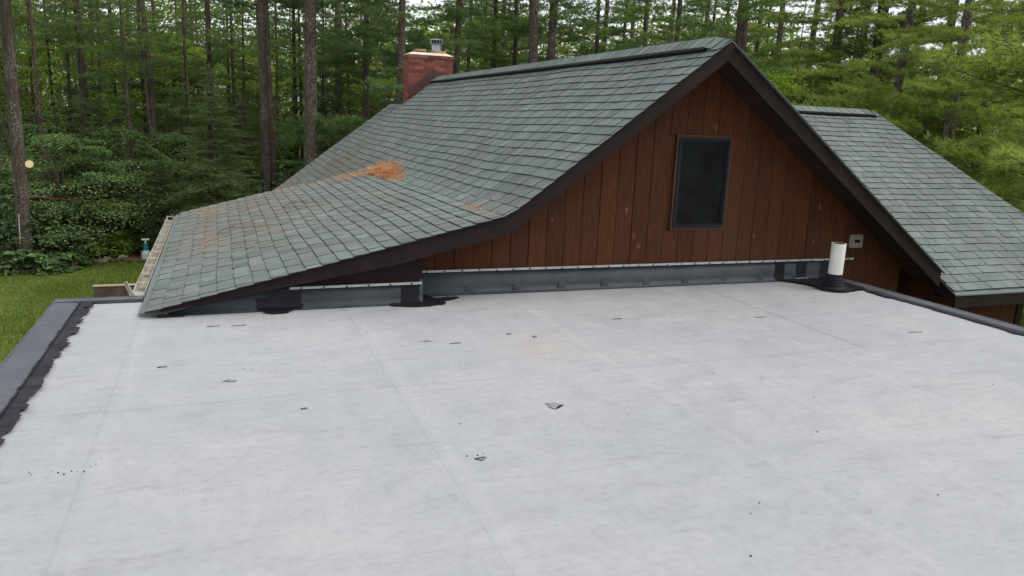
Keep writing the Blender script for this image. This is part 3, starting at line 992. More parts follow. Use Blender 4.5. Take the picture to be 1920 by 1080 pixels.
def bar(x0, x1, y, z0, z1):
    q = G()
    q.hexa([(x0, y - .034, z0 - .009), (x1, y - .034, z1 - .009), (x1, y - .034, z1 + .009), (x0, y - .034, z0 + .009)][::-1],
           [(x0, y - .012, z0 - .009), (x1, y - .012, z1 - .009), (x1, y - .012, z1 + .009), (x0, y - .012, z0 + .009)][::-1])
    b_ = hpart(q, 'termination_bar', M_ALU)
    sm = G(); sm.lathe([(0.0075, 0.0), (0.0075, 0.004), (0.003, 0.006)], 0, 0, 8)
    me = sm.mesh('screw', M_SCREW)
    n = int((x1 - x0) / 0.155)
    for k in range(n):
        t = (k + 0.5) / n
        o = link('screw', me, b_)
        o.matrix_basis = Matrix.Translation((x0 + (x1 - x0) * t, y - 0.034, z0 + (z1 - z0) * t + random.uniform(-.002, .002))) @ Matrix.Rotation(math.pi / 2, 4, 'X')
bar(WX0 + 0.01, 6.262, YW - 0.012, 0.212, 0.207)
bar(0.47, WX0 - 0.012, YA - 0.022, 0.166, 0.170)

# --- chimney at the far gable
CX0, CX1, CY0, CY1, CZ0, CZ1 = 3.655, 4.583, YCH + 0.02, YCH + 0.52, 1.25, 2.72
gm = G(); gm.box(CX0 + .012, CX1 - .012, CY0 + .012, CY1 - .012, GROUND, CZ1 - 0.002)
chim = hpart(gm, 'chimney', M_MORTAR, label='red brick chimney at the far end of the ridge')
bm_ = {}
def brick_mesh(l, dpt):
    key = (round(l, 3), dpt)
    if key not in bm_:
        q = G(); q.box(0.001, l - 0.002, 0, 0.085, 0, 0.0615); bm_[key] = q.mesh('brick', M_BRICK)
    return bm_[key]
row, z = 0, CZ1 - 0.068
while z > CZ0:
    flare = 0.016 if row in (0,) else 0.0
    for face in ('front', 'left', 'right'):
        a0, a1 = (CX0 - flare, CX1 + flare) if face == 'front' else (CY0 + 0.088, CY1)
        p = a0 - (0.108 if row % 2 else 0.0)
        while p < a1 - 0.02:
            b0, b1 = max(p, a0), min(p + 0.203, a1)
            if b1 - b0 > 0.03:
                o = link('brick', brick_mesh(b1 - b0, 0), chim)
                jj = random.uniform(-0.003, 0.003)
                if face == 'front':
                    o.matrix_basis = Matrix.Translation((b0, CY0 - flare + jj, z))
                elif face == 'left':
                    o.matrix_basis = Matrix.Translation((CX0 - flare + jj, b1, z)) @ Matrix.Rotation(-math.pi / 2, 4, 'Z')
                else:
                    o.matrix_basis = Matrix.Translation((CX1 + flare + jj, b0, z)) @ Matrix.Rotation(math.pi / 2, 4, 'Z')
            p += 0.2145
    z -= 0.0755
    row += 1
gm = G()
lo = [(CX0 - .01, CY0 - .01, CZ1 - .004), (CX1 + .01, CY0 - .01, CZ1 - .004), (CX1 + .01, CY1, CZ1 - .004), (CX0 - .01, CY1, CZ1 - .004)]
hi = [(CX0 + .10, CY0 + .10, CZ1 + .05), (CX1 - .10, CY0 + .10, CZ1 + .05), (CX1 - .10, CY1 - .08, CZ1 + .05), (CX0 + .10, CY1 - .08, CZ1 + .05)]
gm.hexa(lo, hi); hpart(gm, 'chimney_crown', M_CROWN, chim)
for x0, x1, h in ((3.84, 4.05, 0.115), (4.20, 4.47, 0.105)):
    gm = frame(x0, x1, CY0 + .13, CY0 + .38, 0.03, 0, 0)
    q = G()
    q.box(x0, x0 + .03, CY0 + .13, CY0 + .37, CZ1 + .03, CZ1 + h); q.box(x1 - .03, x1, CY0 + .13, CY0 + .37, CZ1 + .03, CZ1 + h)
    q.box(x0 + .03, x1 - .03, CY0 + .13, CY0 + .16, CZ1 + .03, CZ1 + h); q.box(x0 + .03, x1 - .03, CY0 + .34, CY0 + .37, CZ1 + .03, CZ1 + h)
    hpart(q, 'flue_tile', M_FLUE, chim)
q = G(); q.box(3.80, 4.12, CY0 + .11, CY0 + .13, CZ1 + .045, CZ1 + .07); q.box(3.80, 4.12, CY0 + .372, CY0 + .39, CZ1 + .045, CZ1 + .07)
hpart(q, 'flue_collar', M_DARK, chim)
cxp, cyp = 4.285, CY0 + .25
q = G(); q.lathe([(0.098, CZ1 + .06), (0.098, CZ1 + .225)], cxp, cyp, 20); q.lathe([(0.118, CZ1 + .225), (0.124, CZ1 + .245)], cxp, cyp, 20)
fc = hpart(q, 'flue_pipe', M_STEEL, chim)
q = G(); q.lathe([(0.138, CZ1 + .315), (0.138, CZ1 + .333), (0.02, CZ1 + .350)], cxp, cyp, 20)
for k in range(14):
    a = k * 2 * math.pi / 14
    q.tube([(cxp + .118 * math.cos(a), cyp + .118 * math.sin(a), CZ1 + .24), (cxp + .130 * math.cos(a), cyp + .130 * math.sin(a), CZ1 + .32)], 0.008, 5)
hpart(q, 'flue_cap', M_STEEL, chim)
q = G(); q.lathe([(0.09, CZ1 + .245), (0.09, CZ1 + .315)], cxp, cyp, 16); hpart(q, 'flue_core', M_DARK, chim)
gm = G()
px = AX - 0.04
fl = [(CX0 - .005, AZ - (AX - CX0) * math.tan(TH1) + 0.06), (px, AZ + 0.10), (CX1 + .004, AZ - (CX1 - AX) * math.tan(THR) + 0.06)]
gm.hexa([(fl[0][0], CY0 - .02, fl[0][1] - .04), (fl[1][0], CY0 - .02, fl[1][1] - .04), (fl[1][0], CY0 - .02, fl[1][1] + .10), (fl[0][0], CY0 - .02, fl[0][1] + .145)][::-1],
        [(fl[0][0], CY0 - .006, fl[0][1] - .04), (fl[1][0], CY0 - .006, fl[1][1] - .04), (fl[1][0], CY0 - .006, fl[1][1] + .10), (fl[0][0], CY0 - .006, fl[0][1] + .145)][::-1])
gm.hexa([(fl[1][0], CY0 - .019, fl[1][1] - .04), (fl[2][0], CY0 - .019, fl[2][1] - .04), (fl[2][0], CY0 - .019, fl[2][1] + .145), (fl[1][0], CY0 - .019, fl[1][1] + .10)][::-1],
        [(fl[1][0], CY0 - .006, fl[1][1] - .04), (fl[2][0], CY0 - .006, fl[2][1] - .04), (fl[2][0], CY0 - .006, fl[2][1] + .145), (fl[1][0], CY0 - .006, fl[1][1] + .10)][::-1])
hpart(gm, 'step_flashing', M_FLASH, chim)

# --- body of the house under the roofs
gm = G()
gm.box(1.55, 6.9, YW + .16, YBACK - .5, GROUND, -0.25)
hpart(gm, 'house_wall', M_BOARD)
gm = G(); gm.prism_y([(1.2, -0.15), (6.9, -0.15), (AX, AZ - 0.16)], YCH - 0.4, YCH - 0.3); hpart(gm, 'far_gable_wall', M_BOARD)
gm = G(); gm.box(-0.35, 1.45, YA + 0.16, 11.3, GROUND, 0.02); hpart(gm, 'house_wall', M_BOARD)
# wing: front wall in boards, fascias
gm = G(); gm.box(7.42, 8.70, WY0 + .37, WY1 + 3.2, GROUND, WZ0 + .02)
gm.prism_y([(7.42, WZ0 + .02), (8.7, WZ0 + .02), (8.7, 0.9), (7.42, 0.9)], WY1 - 0.9, WY1 + 0.9)
ww = hpart(gm, 'wing_wall', M_BOARD)
x = 7.42
while x < 8.68:
    q = G(); q.box(x + .003, min(x + bw, 8.70) - .003, WY0 + .345, WY0 + .369, GROUND, WZ0 + .0)
    hpart(q, 'board', M_BOARD, ww); x += bw
y = WY0 + .37
while y < 8.6:
    q = G(); q.box(7.395, 7.419, y + .003, y + bw - .003, GROUND, WZ0 + (y - WY0) * math.tan(math.radians(29)) - 0.05)
    hpart(q, 'board', M_BOARD, ww); y += bw
gm = G(); gm.box(7.285, wing_right(WL), WY0 + .012, WY0 + .05, WZ0 - .155, WZ0 - .006); hpart(gm, 'fascia', M_TRIM)
gm = G()
a = wing_surf(WL, 7.27); b = wing_surf(0.6, 7.27)
gm.hexa([(7.283, a[1] + .013, a[2] - .15), (7.32, a[1] + .013, a[2] - .15), (7.32, b[1], b[2] - .15), (7.283, b[1], b[2] - .15)],
        [(7.283, a[1] + .013, a[2] - .008), (7.32, a[1] + .013, a[2] - .008), (7.32, b[1], b[2] - .008), (7.283, b[1], b[2] - .008)])
hpart(gm, 'rake_board', M_TRIM)
gm = G(); gm.box(7.3, wing_right(WL) - .05, WY0 + .05, WY0 + .345, WZ0 - .10, WZ0 - .08); hpart(gm, 'soffit', M_SOFFIT)
gm = G(); gm.box(8.71, 8.80, WY0 + .33, WY0 + .42, GROUND, WZ0 - .1); hpart(gm, 'corner_board', M_TRIM, ww)

# --- gutter along the low eave
GX = EX - 0.065
gm = G()
gy0, gy1 = 6.60, 11.5
for x0, x1, z0, z1 in ((GX - .042, GX - .036, -0.055, 0.030), (GX - .036, GX + .045, -0.055, -0.048), (GX + .045, GX + .050, -0.048, 0.026)):
    gm.box(x0, x1, gy0, gy1, z0, z1)
gut = hpart(gm, 'gutter', M_GUTTER, label='grimy white gutter with wire hangers')
gm = G(); gm.box(GX - .035, GX + .044, gy0 + .02, gy1 - .02, -0.047, -0.030); hpart(gm, 'leaf_litter', M_GUTIN, gut)
hm = G()
hm.box(-.043, .052, -0.004, 0.004, 0.029, 0.033)
hm.tube([(-.040, 0, .028), (0.04, 0.15, -.01)], 0.0025, 5)
hme = hm.mesh('hanger', M_HANGER)
for k in range(13):
    o = link('hanger', hme, gut)
    o.matrix_basis = Matrix.Translation((GX, gy0 + 0.06 + k * 0.395, 0.002))
# torn flap at the near end of the gutter
gm = G()
gm.add([(GX - .06, gy0, -.05), (GX + .03, gy0 - .02, -.04), (GX + .05, gy0 + .02, .05), (GX - .03, gy0 - .02, .06), (GX - .075, gy0 + .05, .13), (GX - .10, gy0 + .07, .115), (GX - .06, gy0 + .03, .03)],
       [(0, 1, 3), (1, 2, 3), (0, 3, 6), (3, 4, 6), (4, 5, 6)])
o = hpart(gm, 'torn_end_piece', M_GUTTER, gut)
md = o.modifiers.new('solid', 'SOLIDIFY'); md.thickness = 0.006

# ------------------------------------------------------------------ the flat roof the camera stands on
FLAT = empty('flat_roof', (2.5, 0, GROUND), 'flat pale grey membrane roof with dark edges in the foreground', 'flat roof')


def fpart(gm, name, m, parent=None, **kw):
    o = gm.build(name, m, **kw)
    o.parent = parent or FLAT
    if parent is None:
        o.matrix_parent_inverse = Matrix.Translation((-2.5, 0, -GROUND))
    return o


FX0, FX1, FY0 = -1.20, 6.05, -5.0
gm = G()
gm.prism_z([(FX0 + .03, FY0), (FX1 - .03, FY0), (FX1 - .03, YW - .0), (WX0 - .04, YW), (WX0 - .04, YA - .005), (-0.42, YA - .005), (-0.56, 6.53), (FX0 + .03, 6.53)], -0.30, -0.006)
fpart(gm, 'roof_slab', M_EDGE)
gm = G(); gm.box(FX0 + .2, FX1 - .2, FY0 + .2, YW - .4, GROUND, -0.31); fpart(gm, 'extension_wall', M_CONC)


def sheet(x0, x1, y0, y1, z, nx_, ny_, notch=None):
    q = G()
    X = np.linspace(x0, x1, nx_); Y = np.linspace(y0, y1, ny_)
    v = [(xx, yy, z + 0.0012 * math.sin(xx * 1.7 + yy * 0.9) * math.sin(yy * 1.3 - xx * .6)) for yy in Y for xx in X]
    f = []
    for j in range(ny_ - 1):
        for i in range(nx_ - 1):
            f.append((j * nx_ + i, j * nx_ + i + 1, (j + 1) * nx_ + i + 1, (j + 1) * nx_ + i))
    q.add(v, f)
    k = len(v)
    v = v + [(a_, b_, c_ - 0.0032) for a_, b_, c_ in v]
    f = []
    for i in range(nx_ - 1):
        f += [(k + i, k + i + 1, i + 1, i), ((ny_ - 1) * nx_ + i, (ny_ - 1) * nx_ + i + 1, k + (ny_ - 1) * nx_ + i + 1, k + (ny_ - 1) * nx_ + i)]
    for j in range(ny_ - 1):
        f += [(j * nx_, (j + 1) * nx_, k + (j + 1) * nx_, k + j * nx_), ((j + 1) * nx_ + nx_ - 1, j * nx_ + nx_ - 1, k + j * nx_ + nx_ - 1, k + (j + 1) * nx_ + nx_ - 1)]
    q.add(v, f)
    return q


# lapped membrane sheets: each overlaps its neighbour by a few millimetres of height
cols = [(-1.05, -0.50), (-0.577, 0.96), (0.876, 2.24), (2.155, 4.37), (4.29, 5.93)]
for i, (x0, x1) in enumerate(cols):
    yb = 6.45 if i == 0 else (YA - 0.05 if i == 1 else YW - 0.03)
    fpart(sheet(x0, x1, 4.0, yb, 0.0 + 0.0007 * ((i + 1) % 2), 14, 14), 'membrane_sheet', M_MEMB, smooth=True)
cols2 = [(-1.05, -0.50), (-0.577, 0.96), (0.876, 2.40), (2.30, 3.95), (3.85, 5.93)]
for i, (x0, x1) in enumerate(cols2):
    fpart(sheet(x0, x1, FY0, 4.075, 0.0046 + 0.0004 * ((i + 1) % 2), 14, 30), 'membrane_sheet', M_MEMB, smooth=True)

# metal edges
gm = G(); gm.hexa([(FX0, FY0, -.12), (-1.028, FY0, -.02), (-1.028, 6.47, -.02), (FX0, 6.47, -.12)], [(FX0, FY0, .020), (-1.028, FY0, .0135), (-1.028, 6.47, .0135), (FX0, 6.47, .020)])
gm.box(FX0 - .012, FX0 - .001, FY0, 6.55, -.16, .022)
fpart(gm, 'edge_strip', M_EDGE)
gm = G(); gm.box(FX0 - .008, -0.60, 6.473, 6.57, -.12, .024); gm.box(FX0 - .008, -0.60, 6.571, 6.58, -.16, .026); fpart(gm, 'edge_strip', M_EDGE)
gm = G(); gm.hexa([(5.935, FY0, -.02), (FX1, FY0, -.12), (FX1, YW - .03, -.12), (5.935, YW - .03, -.02)], [(5.935, FY0, .014), (FX1, FY0, .022), (FX1, YW - .03, .022), (5.935, YW - .03, .014)])
gm.box(FX1 + .001, FX1 + .012, FY0, YW - .03, -.16, .024)
fpart(gm, 'edge_strip', M_EDGE)


def ragged(x_in, width, y0, y1, z, n, side, seed, tooth=0.05):
    r = random.Random(seed)
    q = G()
    lim, v = [], []
    w = width
    for k in range(n + 1):
        y_ = y0 + (y1 - y0) * k / n
        base = width * (1 + 0.10 * math.sin(k * 0.11 + seed) + 0.08 * math.sin(k * 0.041 * seed))
        if k % 4 == 0:
            w = base + r.uniform(-tooth, tooth) * r.random()
        v += [(x_in, y_, z), (x_in + side * max(0.02, w + r.uniform(-.006, .006)), y_ + r.uniform(-.004, .004), z)]
    f = [((2 * k, 2 * k + 1, 2 * k + 3, 2 * k + 2) if side > 0 else (2 * k + 1, 2 * k, 2 * k + 2, 2 * k + 3)) for k in range(n)]
    q.add(v, f)
    return q


fpart(ragged(-1.027, 0.088, FY0, 6.47, 0.0172, 620, 1, 3, 0.045), 'primer_band', M_PRIMER)
fpart(ragged(5.934, 0.065, FY0, 6.1, 0.0172, 300, -1, 5, 0.05), 'primer_band', M_PRIMER)
# bead of sealant along the left strip
gm = G()
pts = [(-1.026 + random.uniform(-.004, .004), y_, 0.018 + random.uniform(-.002, .003)) for y_ in np.linspace(0, 6.46, 200)]
gm.tube(pts, [0.007 + random.uniform(-.003, .004) for _ in pts], 6); fpart(gm, 'sealant_bead', M_TAR)


def blob(pts, z, name, m, thick=0.004, rough=0.012, n=5):
    """irregular flat patch through the given outline points"""
    P_ = np.array(pts, float); out = []
    for i in range(len(P_)):
        a_, b_ = P_[i], P_[(i + 1) % len(P_)]
        for k in range(n):
            t = k / n
            p = a_ * (1 - t) + b_ * t
            out.append(tuple(p + RNG.normal(0, rough, 2) * (0.3 if k == 0 else 1)))
    gm = G(); gm.prism_z(out, z - 0.002, z + thick)
    return fpart(gm, name, m)


def ccw(p):
    a_ = sum(p[i][0] * p[(i + 1) % len(p)][1] - p[(i + 1) % len(p)][0] * p[i][1] for i in range(len(p)))
    return p if a_ > 0 else p[::-1]


blob(ccw([(0.27, 5.99), (0.28, 5.90), (0.36, 5.865), (0.44, 5.875), (0.47, 5.92), (0.50, 5.985)]), 0.012, 'sealant_patch', M_TAR, rough=0.006)
blob(ccw([(1.24, 5.995), (1.26, 5.93), (1.36, 5.885), (1.55, 5.865), (1.70, 5.93), (1.70, 6.02), (1.86, 6.10), (1.84, 6.14), (1.66, 6.12), (1.60, 6.22), (1.50, 6.24), (1.47, 5.99)]), 0.012, 'sealant_patch', M_TAR, rough=0.008)
blob(ccw([(5.30, 6.23), (5.44, 6.02), (5.46, 5.85), (5.58, 5.70), (5.76, 5.665), (5.90, 5.70), (5.925, 5.86), (5.93, 6.22)]), 0.0185, 'sealant_patch', M_TAR, rough=0.008)
def wallpatch(x0, x1, yb, h, top, layer):
    q = G(); rows = np.concatenate([[0.009], np.linspace(0.018, top, 8)])
    v = []
    for z in rows:
        yy = yb + float(np.interp(z, [.005, .018, .06, h], [-.075, -.030, -.022, -.014])) - .0055 - layer * .002
        a_, b_ = x0 + random.uniform(-.010, .010), x1 + random.uniform(-.010, .010)
        v += [(a_, yy, z + .003 * layer), (b_, yy, z + .003 * layer)]
    f = [(2 * i, 2 * i + 1, 2 * i + 3, 2 * i + 2) for i in range(len(rows) - 1)]
    q.add(v, f); fpart(q, 'sealant_patch', M_TAR)
wallpatch(0.22, 0.36, YA - .022, .162, 0.10, 0)
wallpatch(0.43, 0.56, YA - .022, .162, 0.150, 0)
wallpatch(0.30, 0.47, YA - .022, .162, 0.155, 1)
wallpatch(1.34, 1.50, YA - .022, .162, 0.150, 0)
wallpatch(5.26, 5.38, YW - .01, .205, 0.195, 0)
wallpatch(5.53, 5.66, YW - .01, .205, 0.195, 0)
wallpatch(5.84, 5.97, YW - .01, .205, 0.195, 0)
gm = G(); gm.box(-.46, -.28, 5.925, 5.955, 0.004, 0.018); fpart(gm, 'sealant_bead', M_TAR)
gm = G(); gm.box(5.50, 5.66, YW - .075, YW - .068, 0.024, 0.029); fpart(gm, 'sealant_seam', M_ALU)
M_SCUFF = simple('grey scuff', (0.195, 0.197, 0.195), 0.95, 0.1, 0.5, 45)
for px_, py_, w_, h_ in ((1.635, 3.571, .062, .050), (1.28, 4.93, .05, .025), (1.46, 4.84, .04, .015), (1.90, 4.98, .022, .016), (2.05, 4.87, .018, .02),
                         (0.02, 4.40, .04, .016), (-.36, 4.75, .022, .012), (-.08, 5.62, .05, .012), (0.10, 5.60, .06, .008), (1.05, 3.05, .028, .022), (0.36, 3.86, .018, .010),
                         (5.05, 4.33, .07, .02), (4.1, 5.0, .05, .01), (2.9, 5.2, .05, .008)):
    pts = [(px_ + math.cos(a) * w_ * random.uniform(.35, 1.2), py_ + math.sin(a) * h_ * random.uniform(.35, 1.2)) for a in np.linspace(0, 2 * math.pi, 12)[:-1]]
    blob(pts, 0.0096 if py_ < 4.07 else 0.0036, 'scuff_mark', M_SCUFF, 0.0006, 0.004, 4)
# dotted tar drips
gm = G()
def drip(p0, p1, n, sz):
    for k in range(n):
        t = k / n
        x_ = p0[0] + (p1[0] - p0[0]) * t + random.gauss(0, .01); y_ = p0[1] + (p1[1] - p0[1]) * t + random.gauss(0, .012)
        r_ = sz * random.uniform(.3, 1.2)
        a0 = random.random() * 6
        gm.prism_z([(x_ + math.cos(a0 + a) * r_ * random.uniform(.6, 1.3), y_ + math.sin(a0 + a) * r_ * random.uniform(.5, 1)) for a in np.linspace(0, 2 * math.pi, 7)[:-1]], 0.002, 0.0098 if y_ < 4.07 else 0.0040)
drip((-.78, 3.42), (-.60, 3.38), 7, .0025); drip((-.60, 3.38), (-.50, 3.50), 5, .003)
drip((.10, 4.60), (.32, 4.45), 5, .003); drip((1.0, 3.1), (1.10, 3.07), 3, .004)
for _ in range(18):
    p_ = (random.uniform(-.8, 5.5), random.uniform(1.5, 5.9)); drip(p_, p_, 1, .0035)
fpart(gm, 'tar_drips', M_TAR, kind='stuff')

# ------------------------------------------------------------------ small things on and around the roof
vp = empty('vent_pipe', (5.594, 5.80, 0), 'white plastic vent pipe with black rubber boot beside the gable wall', 'vent pipe')
def tpart(gm, name, m, parent, **kw):
    o = gm.build(name, m, **kw); o.parent = parent
    return o
q = G(); R_ = 0.068
q.lathe([(R_, 0.02), (R_, 0.458), (R_ - .010, 0.458), (R_ - .010, 0.30)], 0, 0, 32); tpart(q, 'pipe', M_PVC, vp)
q = G(); q.lathe([(0.135, 0.022), (0.118, 0.034), (0.098, 0.040), (0.098, 0.066), (0.090, 0.070), (0.090, 0.092), (0.083, 0.096), (0.083, 0.118), (0.076, 0.122), (0.074, 0.155), (0.068, 0.158)], 0, 0, 32)
tpart(q, 'rubber_boot', M_PRIMER, vp, smooth=False)
q = G(); q.lathe([(0.175, 0.0235), (0.13, 0.031)], 0, 0, 24); tpart(q, 'boot_flange', M_TAR, vp)

ob = empty('outlet_box', (6.29, YW, 0.318), 'grey weatherproof outlet box on the brown wall behind the pipe', 'outlet')
def rbox(x0, x1, z0, z1, y0, y1, r):
    q = G(); pts = []
    for cx_, cz_, a0 in ((x1 - r, z0 + r, -90), (x1 - r, z1 - r, 0), (x0 + r, z1 - r, 90), (x0 + r, z0 + r, 180)):
        for k in range(5):
            a = math.radians(a0 + k * 22.5); pts.append((cx_ + r * math.cos(a), cz_ + r * math.sin(a)))
    q.prism_y(pts, y0, y1); return q
tpart(rbox(-.084, .084, 0, .142, -.020, .0, .014), 'back_box', M_PLATE, ob)
tpart(rbox(-.070, .070, .014, .128, -.034, -.0205, .010), 'cover', M_PLATE, ob)
tpart(rbox(-.040, .032, .058, .090, -.0365, -.0345, .006), 'socket_opening', M_DARK, ob)
for dz in (.024, .112):
    tpart(rbox(-.055, .055, dz, dz + .005, -.0375, -.0345, .002), 'ridge', M_PLATE, ob)


def needles_on(fn, a_rng, s_rng, n, name, label, shape=None, hgt=0.0, ln=0.09):
    q = G(); V = []
    while len(V) < n:
        a_ = random.gauss((a_rng[0] + a_rng[1]) / 2, (a_rng[1] - a_rng[0]) / 4); s_ = random.gauss((s_rng[0] + s_rng[1]) / 2, (s_rng[1] - s_rng[0]) / 4)
        if shape and not shape(a_, s_):
            continue
        p = fn(s_, a_)
        e = math.exp(-((a_ - sum(a_rng) / 2) / ((a_rng[1] - a_rng[0]) * .4)) ** 2 - ((s_ - sum(s_rng) / 2) / ((s_rng[1] - s_rng[0]) * .4)) ** 2)
        th = random.gauss(0.6, 0.9); L_ = ln * random.uniform(.6, 1.2)
        du = fn(s_, a_ + .02) - p; du /= np.linalg.norm(du); dv = fn(s_ - .02, a_) - p; dv /= np.linalg.norm(dv)
        d = du * math.cos(th) + dv * math.sin(th)
        up = np.cross(du, dv); up = up if up[2] > 0 else -up
        h0 = 0.014 + hgt * e * random.random(); h1 = 0.014 + hgt * e * random.random()
        w = np.cross(d, up) * 0.0035
        V.append([p + up * h0 - w, p + up * h0 + w, p + d * L_ + up * h1])
    v = np.array(V).reshape(-1, 3)
    q.add(v, np.arange(len(v)).reshape(-1, 3))
    return q.build(name, M_NEEDLE, kind='stuff', label=label)


LF = lambda s_, y_: left_surf(s_, y_, False)
LFS = lambda s_, y_: left_surf(s_, y_, True)
needles_on(LF, (9.9, 12.3), (LS - .20, LS + .26), 3600, 'pine_needles', 'heap of orange pine needles where the steep slope meets the low roof', hgt=0.055, ln=0.12, shape=lambda a_, s_: a_ < 12.05 + .25 * math.sin(s_ * 40) and (s_ - LS) < 0.20 + .05 * math.sin(a_ * 9) and (s_ - LS + 0.30) > (11.3 - a_) * 0.20 + .04 * math.sin(a_ * 13))
needles_on(LF, (11.2, 12.1), (LS + .05, LS + .75), 600, 'pine_needles', 'orange needles trailing from the heap along the far edge')
needles_on(LF, (6.1, 7.2), (LS - .06, LS + .16), 130, 'pine_needles', 'small scatter of orange needles near the front rake')
needles_on(LF, (7.6, 9.0), (LS + 2.3, LS + 2.6), 120, 'pine_needles', 'thin red brown needles on the low roof near the gutter')
needles_on(LF, (10.6, 11.4), (LS + 2.2, LS + 2.85), 200, 'pine_needles', 'rusty needles at the far gutter corner of the low roof')
needles_on(LF, (11.0, 11.7), (LS + .5, LS + 2.2), 300, 'pine_needles', 'rusty needles along the far edge of the low roof')
needles_on(LFS, (12.3, 17.0), (LS - .55, LS + .75), 420, 'pine_needles', 'rust coloured needles strewn over the far end of the steep slope')
needles_on(LFS, (15.9, 17.2), (LS + .6, LS + 1.9), 500, 'pine_needles', 'orange needles along the far rake edge of the steep slope', shape=lambda a_, s_: a_ < 17.1)
needles_on(LF, (7.6, 10.0), (LS + .3, LS + .8), 70, 'pine_needles', 'few orange needles on the middle of the low roof')

# twigs on the low roof
for k, (y_, s_) in enumerate(((8.8, LS + 2.35), (7.2, LS + 2.05), (8.4, LS + 1.2), (9.6, LS + 1.6))):
    q = G(); p = LF(s_, y_) + np.array([0, 0, .018]); L_ = 0.32
    pts = [p + np.array([L_ * t, .12 * t + .03 * math.sin(t * 7 + k), .02 * math.sin(t * 5) + 0.01 + L_ * t * math.tan(TH2) * 1.0]) for t in np.linspace(0, 1, 6)]
    q.tube(pts, [0.005, .005, .004, .004, .003, .002], 5)
    q.tube([pts[2], pts[2] + np.array([.05, -.08, .03])], [.003, .002], 5)
    lab = ['thin dark twig lying on the low roof near the gutter', 'pale forked twig on the low roof near its front corner', 'dark twig in the middle of the low shingle roof', 'short twig on the low roof toward its far edge'][k]
    q.build('twig', M_TWIG if k != 1 else M_STAKE, label=lab, category='twig', group='twigs fallen on the low roof')

# weathered board seen past the roof corner
wb = empty('wooden_panel', (*aim(218, 550, 16.0)[:2], GROUND), 'weathered brown plank panel standing on the lawn behind the flat roof corner', 'wooden panel')
q = G(); q.box(-.36, .42, -.05, .05, 0.0, .95); tpart(q, 'body', M_WOODGREY, wb)
for k in range(4):
    q = G(); q.box(-.37, .43, -.075, -.052, 0.02 + k * .232, 0.246 + k * .232); tpart(q, 'plank', M_WOODGREY, wb)
q = G(); q.box(-.38, .44, -.085, .07, .953, .968); tpart(q, 'top_rim', M_STAKE, wb)

# garden things at the lawn edge
sp_ = empty('garden_sprayer', (-2.02, 23.6, GROUND), 'cloudy garden sprayer with teal collar standing at the lawn edge', 'sprayer')
q = G(); q.lathe([(0.115, 0), (0.13, .03), (0.13, .20), (0.11, .27), (0.055, .32)], 0, 0, 18); tpart(q, 'tank', M_TANK, sp_)
q = G(); q.lathe([(0.060, .32), (0.075, .33), (0.075, .40), (0.06, .41), (0.05, .44), (0.062, .45), (0.062, .50), (0.045, .51)], 0, 0, 16); tpart(q, 'collar', M_TEAL, sp_)
q = G(); q.lathe([(0.022, .50), (0.022, .60)], 0, 0, 10); q.box(-.10, .10, -.022, .022, .60, .645); tpart(q, 'pump_handle', M_WHITE, sp_)
q = G(); q.tube([aim(324, 470, 24.5), aim(306, 362, 24.5)], [.026, .020], 7)
st = q.build('garden_stake', M_STAKE, label='thin pale wooden stake rising beyond the gutter', category='stake')
q = G(); q.lathe([(0.0, -.012), (.085, -.008), (.092, 0), (.085, .008), (.0, .012)], 0, 0, 24)
x_, y_, z_ = aim(55, 308, 22.6)
ds = q.build('disc', M_DISC, label='round cream disc hanging beside the thick trunk at far left', category='disc')
ds.location = (x_, y_, z_); ds.rotation_euler = (math.radians(86), 0, math.radians(14))
q = G(); q.tube([(0, 0, -.01), (-.16, 0.0, -.10)], .008, 6); pg = q.build('peg', M_TWIG); pg.parent = ds
x0_, y0_, z0_ = aim(40, 366, 23.0); x1_, y1_, z1_ = aim(300, 374, 27.0)
q = G(); pts = []
for t in np.linspace(0, 1, 24):
    pts.append((x0_ + (x1_ - x0_) * t, y0_ + (y1_ - y0_) * t, z0_ + (z1_ - z0_) * t - .10 * math.sin(math.pi * t)))
q.tube(pts, .007, 5); q.build('cord', M_ROPE, label='faded red cord strung from the thick trunk through the shrubs', category='cord')
q = G(); q.tube([aim(35, 402, 22.95), aim(38, 457, 22.95)], .013, 8)
q.build('white_rod', M_GUTTER, label='white rod fixed upright on the thick trunk', category='rod')
stone_me = []
for k in range(4):
    q = G()
    n1, n2 = 10, 6
    v = []
    for j in range(n2 + 1):
        for i in range(n1):
            a = 2 * math.pi * i / n1; b_ = math.pi * j / n2
            r = 0.16 * (1 + 0.22 * math.sin(a * 2 + k) * math.sin(b_ * 2 + k * 2) + random.uniform(-.06, .06))
            v.append((r * 1.35 * math.sin(b_) * math.cos(a), r * math.sin(b_) * math.sin(a), r * .72 * math.cos(b_) + .07))
    f = [(j * n1 + i, (j + 1) * n1 + i, (j + 1) * n1 + (i + 1) % n1, j * n1 + (i + 1) % n1) for j in range(n2) for i in range(n1)]
    q.add(v, f); stone_me.append(q.mesh('stone', M_STONE))
for k in range(15):
    x_, y_ = spot(126 + k * 6.0 + random.uniform(-2, 2), 23.9 + .35 * math.sin(k * .7))
    o = link('stone', stone_me[k % 4], None, label='rounded field stone in the row edging the low plants', category='stone', group='stones edging the plant bed')
    o.location = (x_, y_, GROUND + random.uniform(-.02, .08)); o.rotation_euler = (0, 0, random.random() * 6); s_ = random.uniform(.35, .7); o.scale = (s_, s_, s_)
q = G(); pts = [(math.cos(a) * 1.0 * random.uniform(.8, 1.15), math.sin(a) * .55 * random.uniform(.8, 1.15)) for a in np.linspace(0, 2 * math.pi, 19)[:-1]]
x_, y_ = spot(246, 24.0)
q.prism_z([(x_ + a, y_ + b) for a, b in pts], GROUND + .03, GROUND + .075)
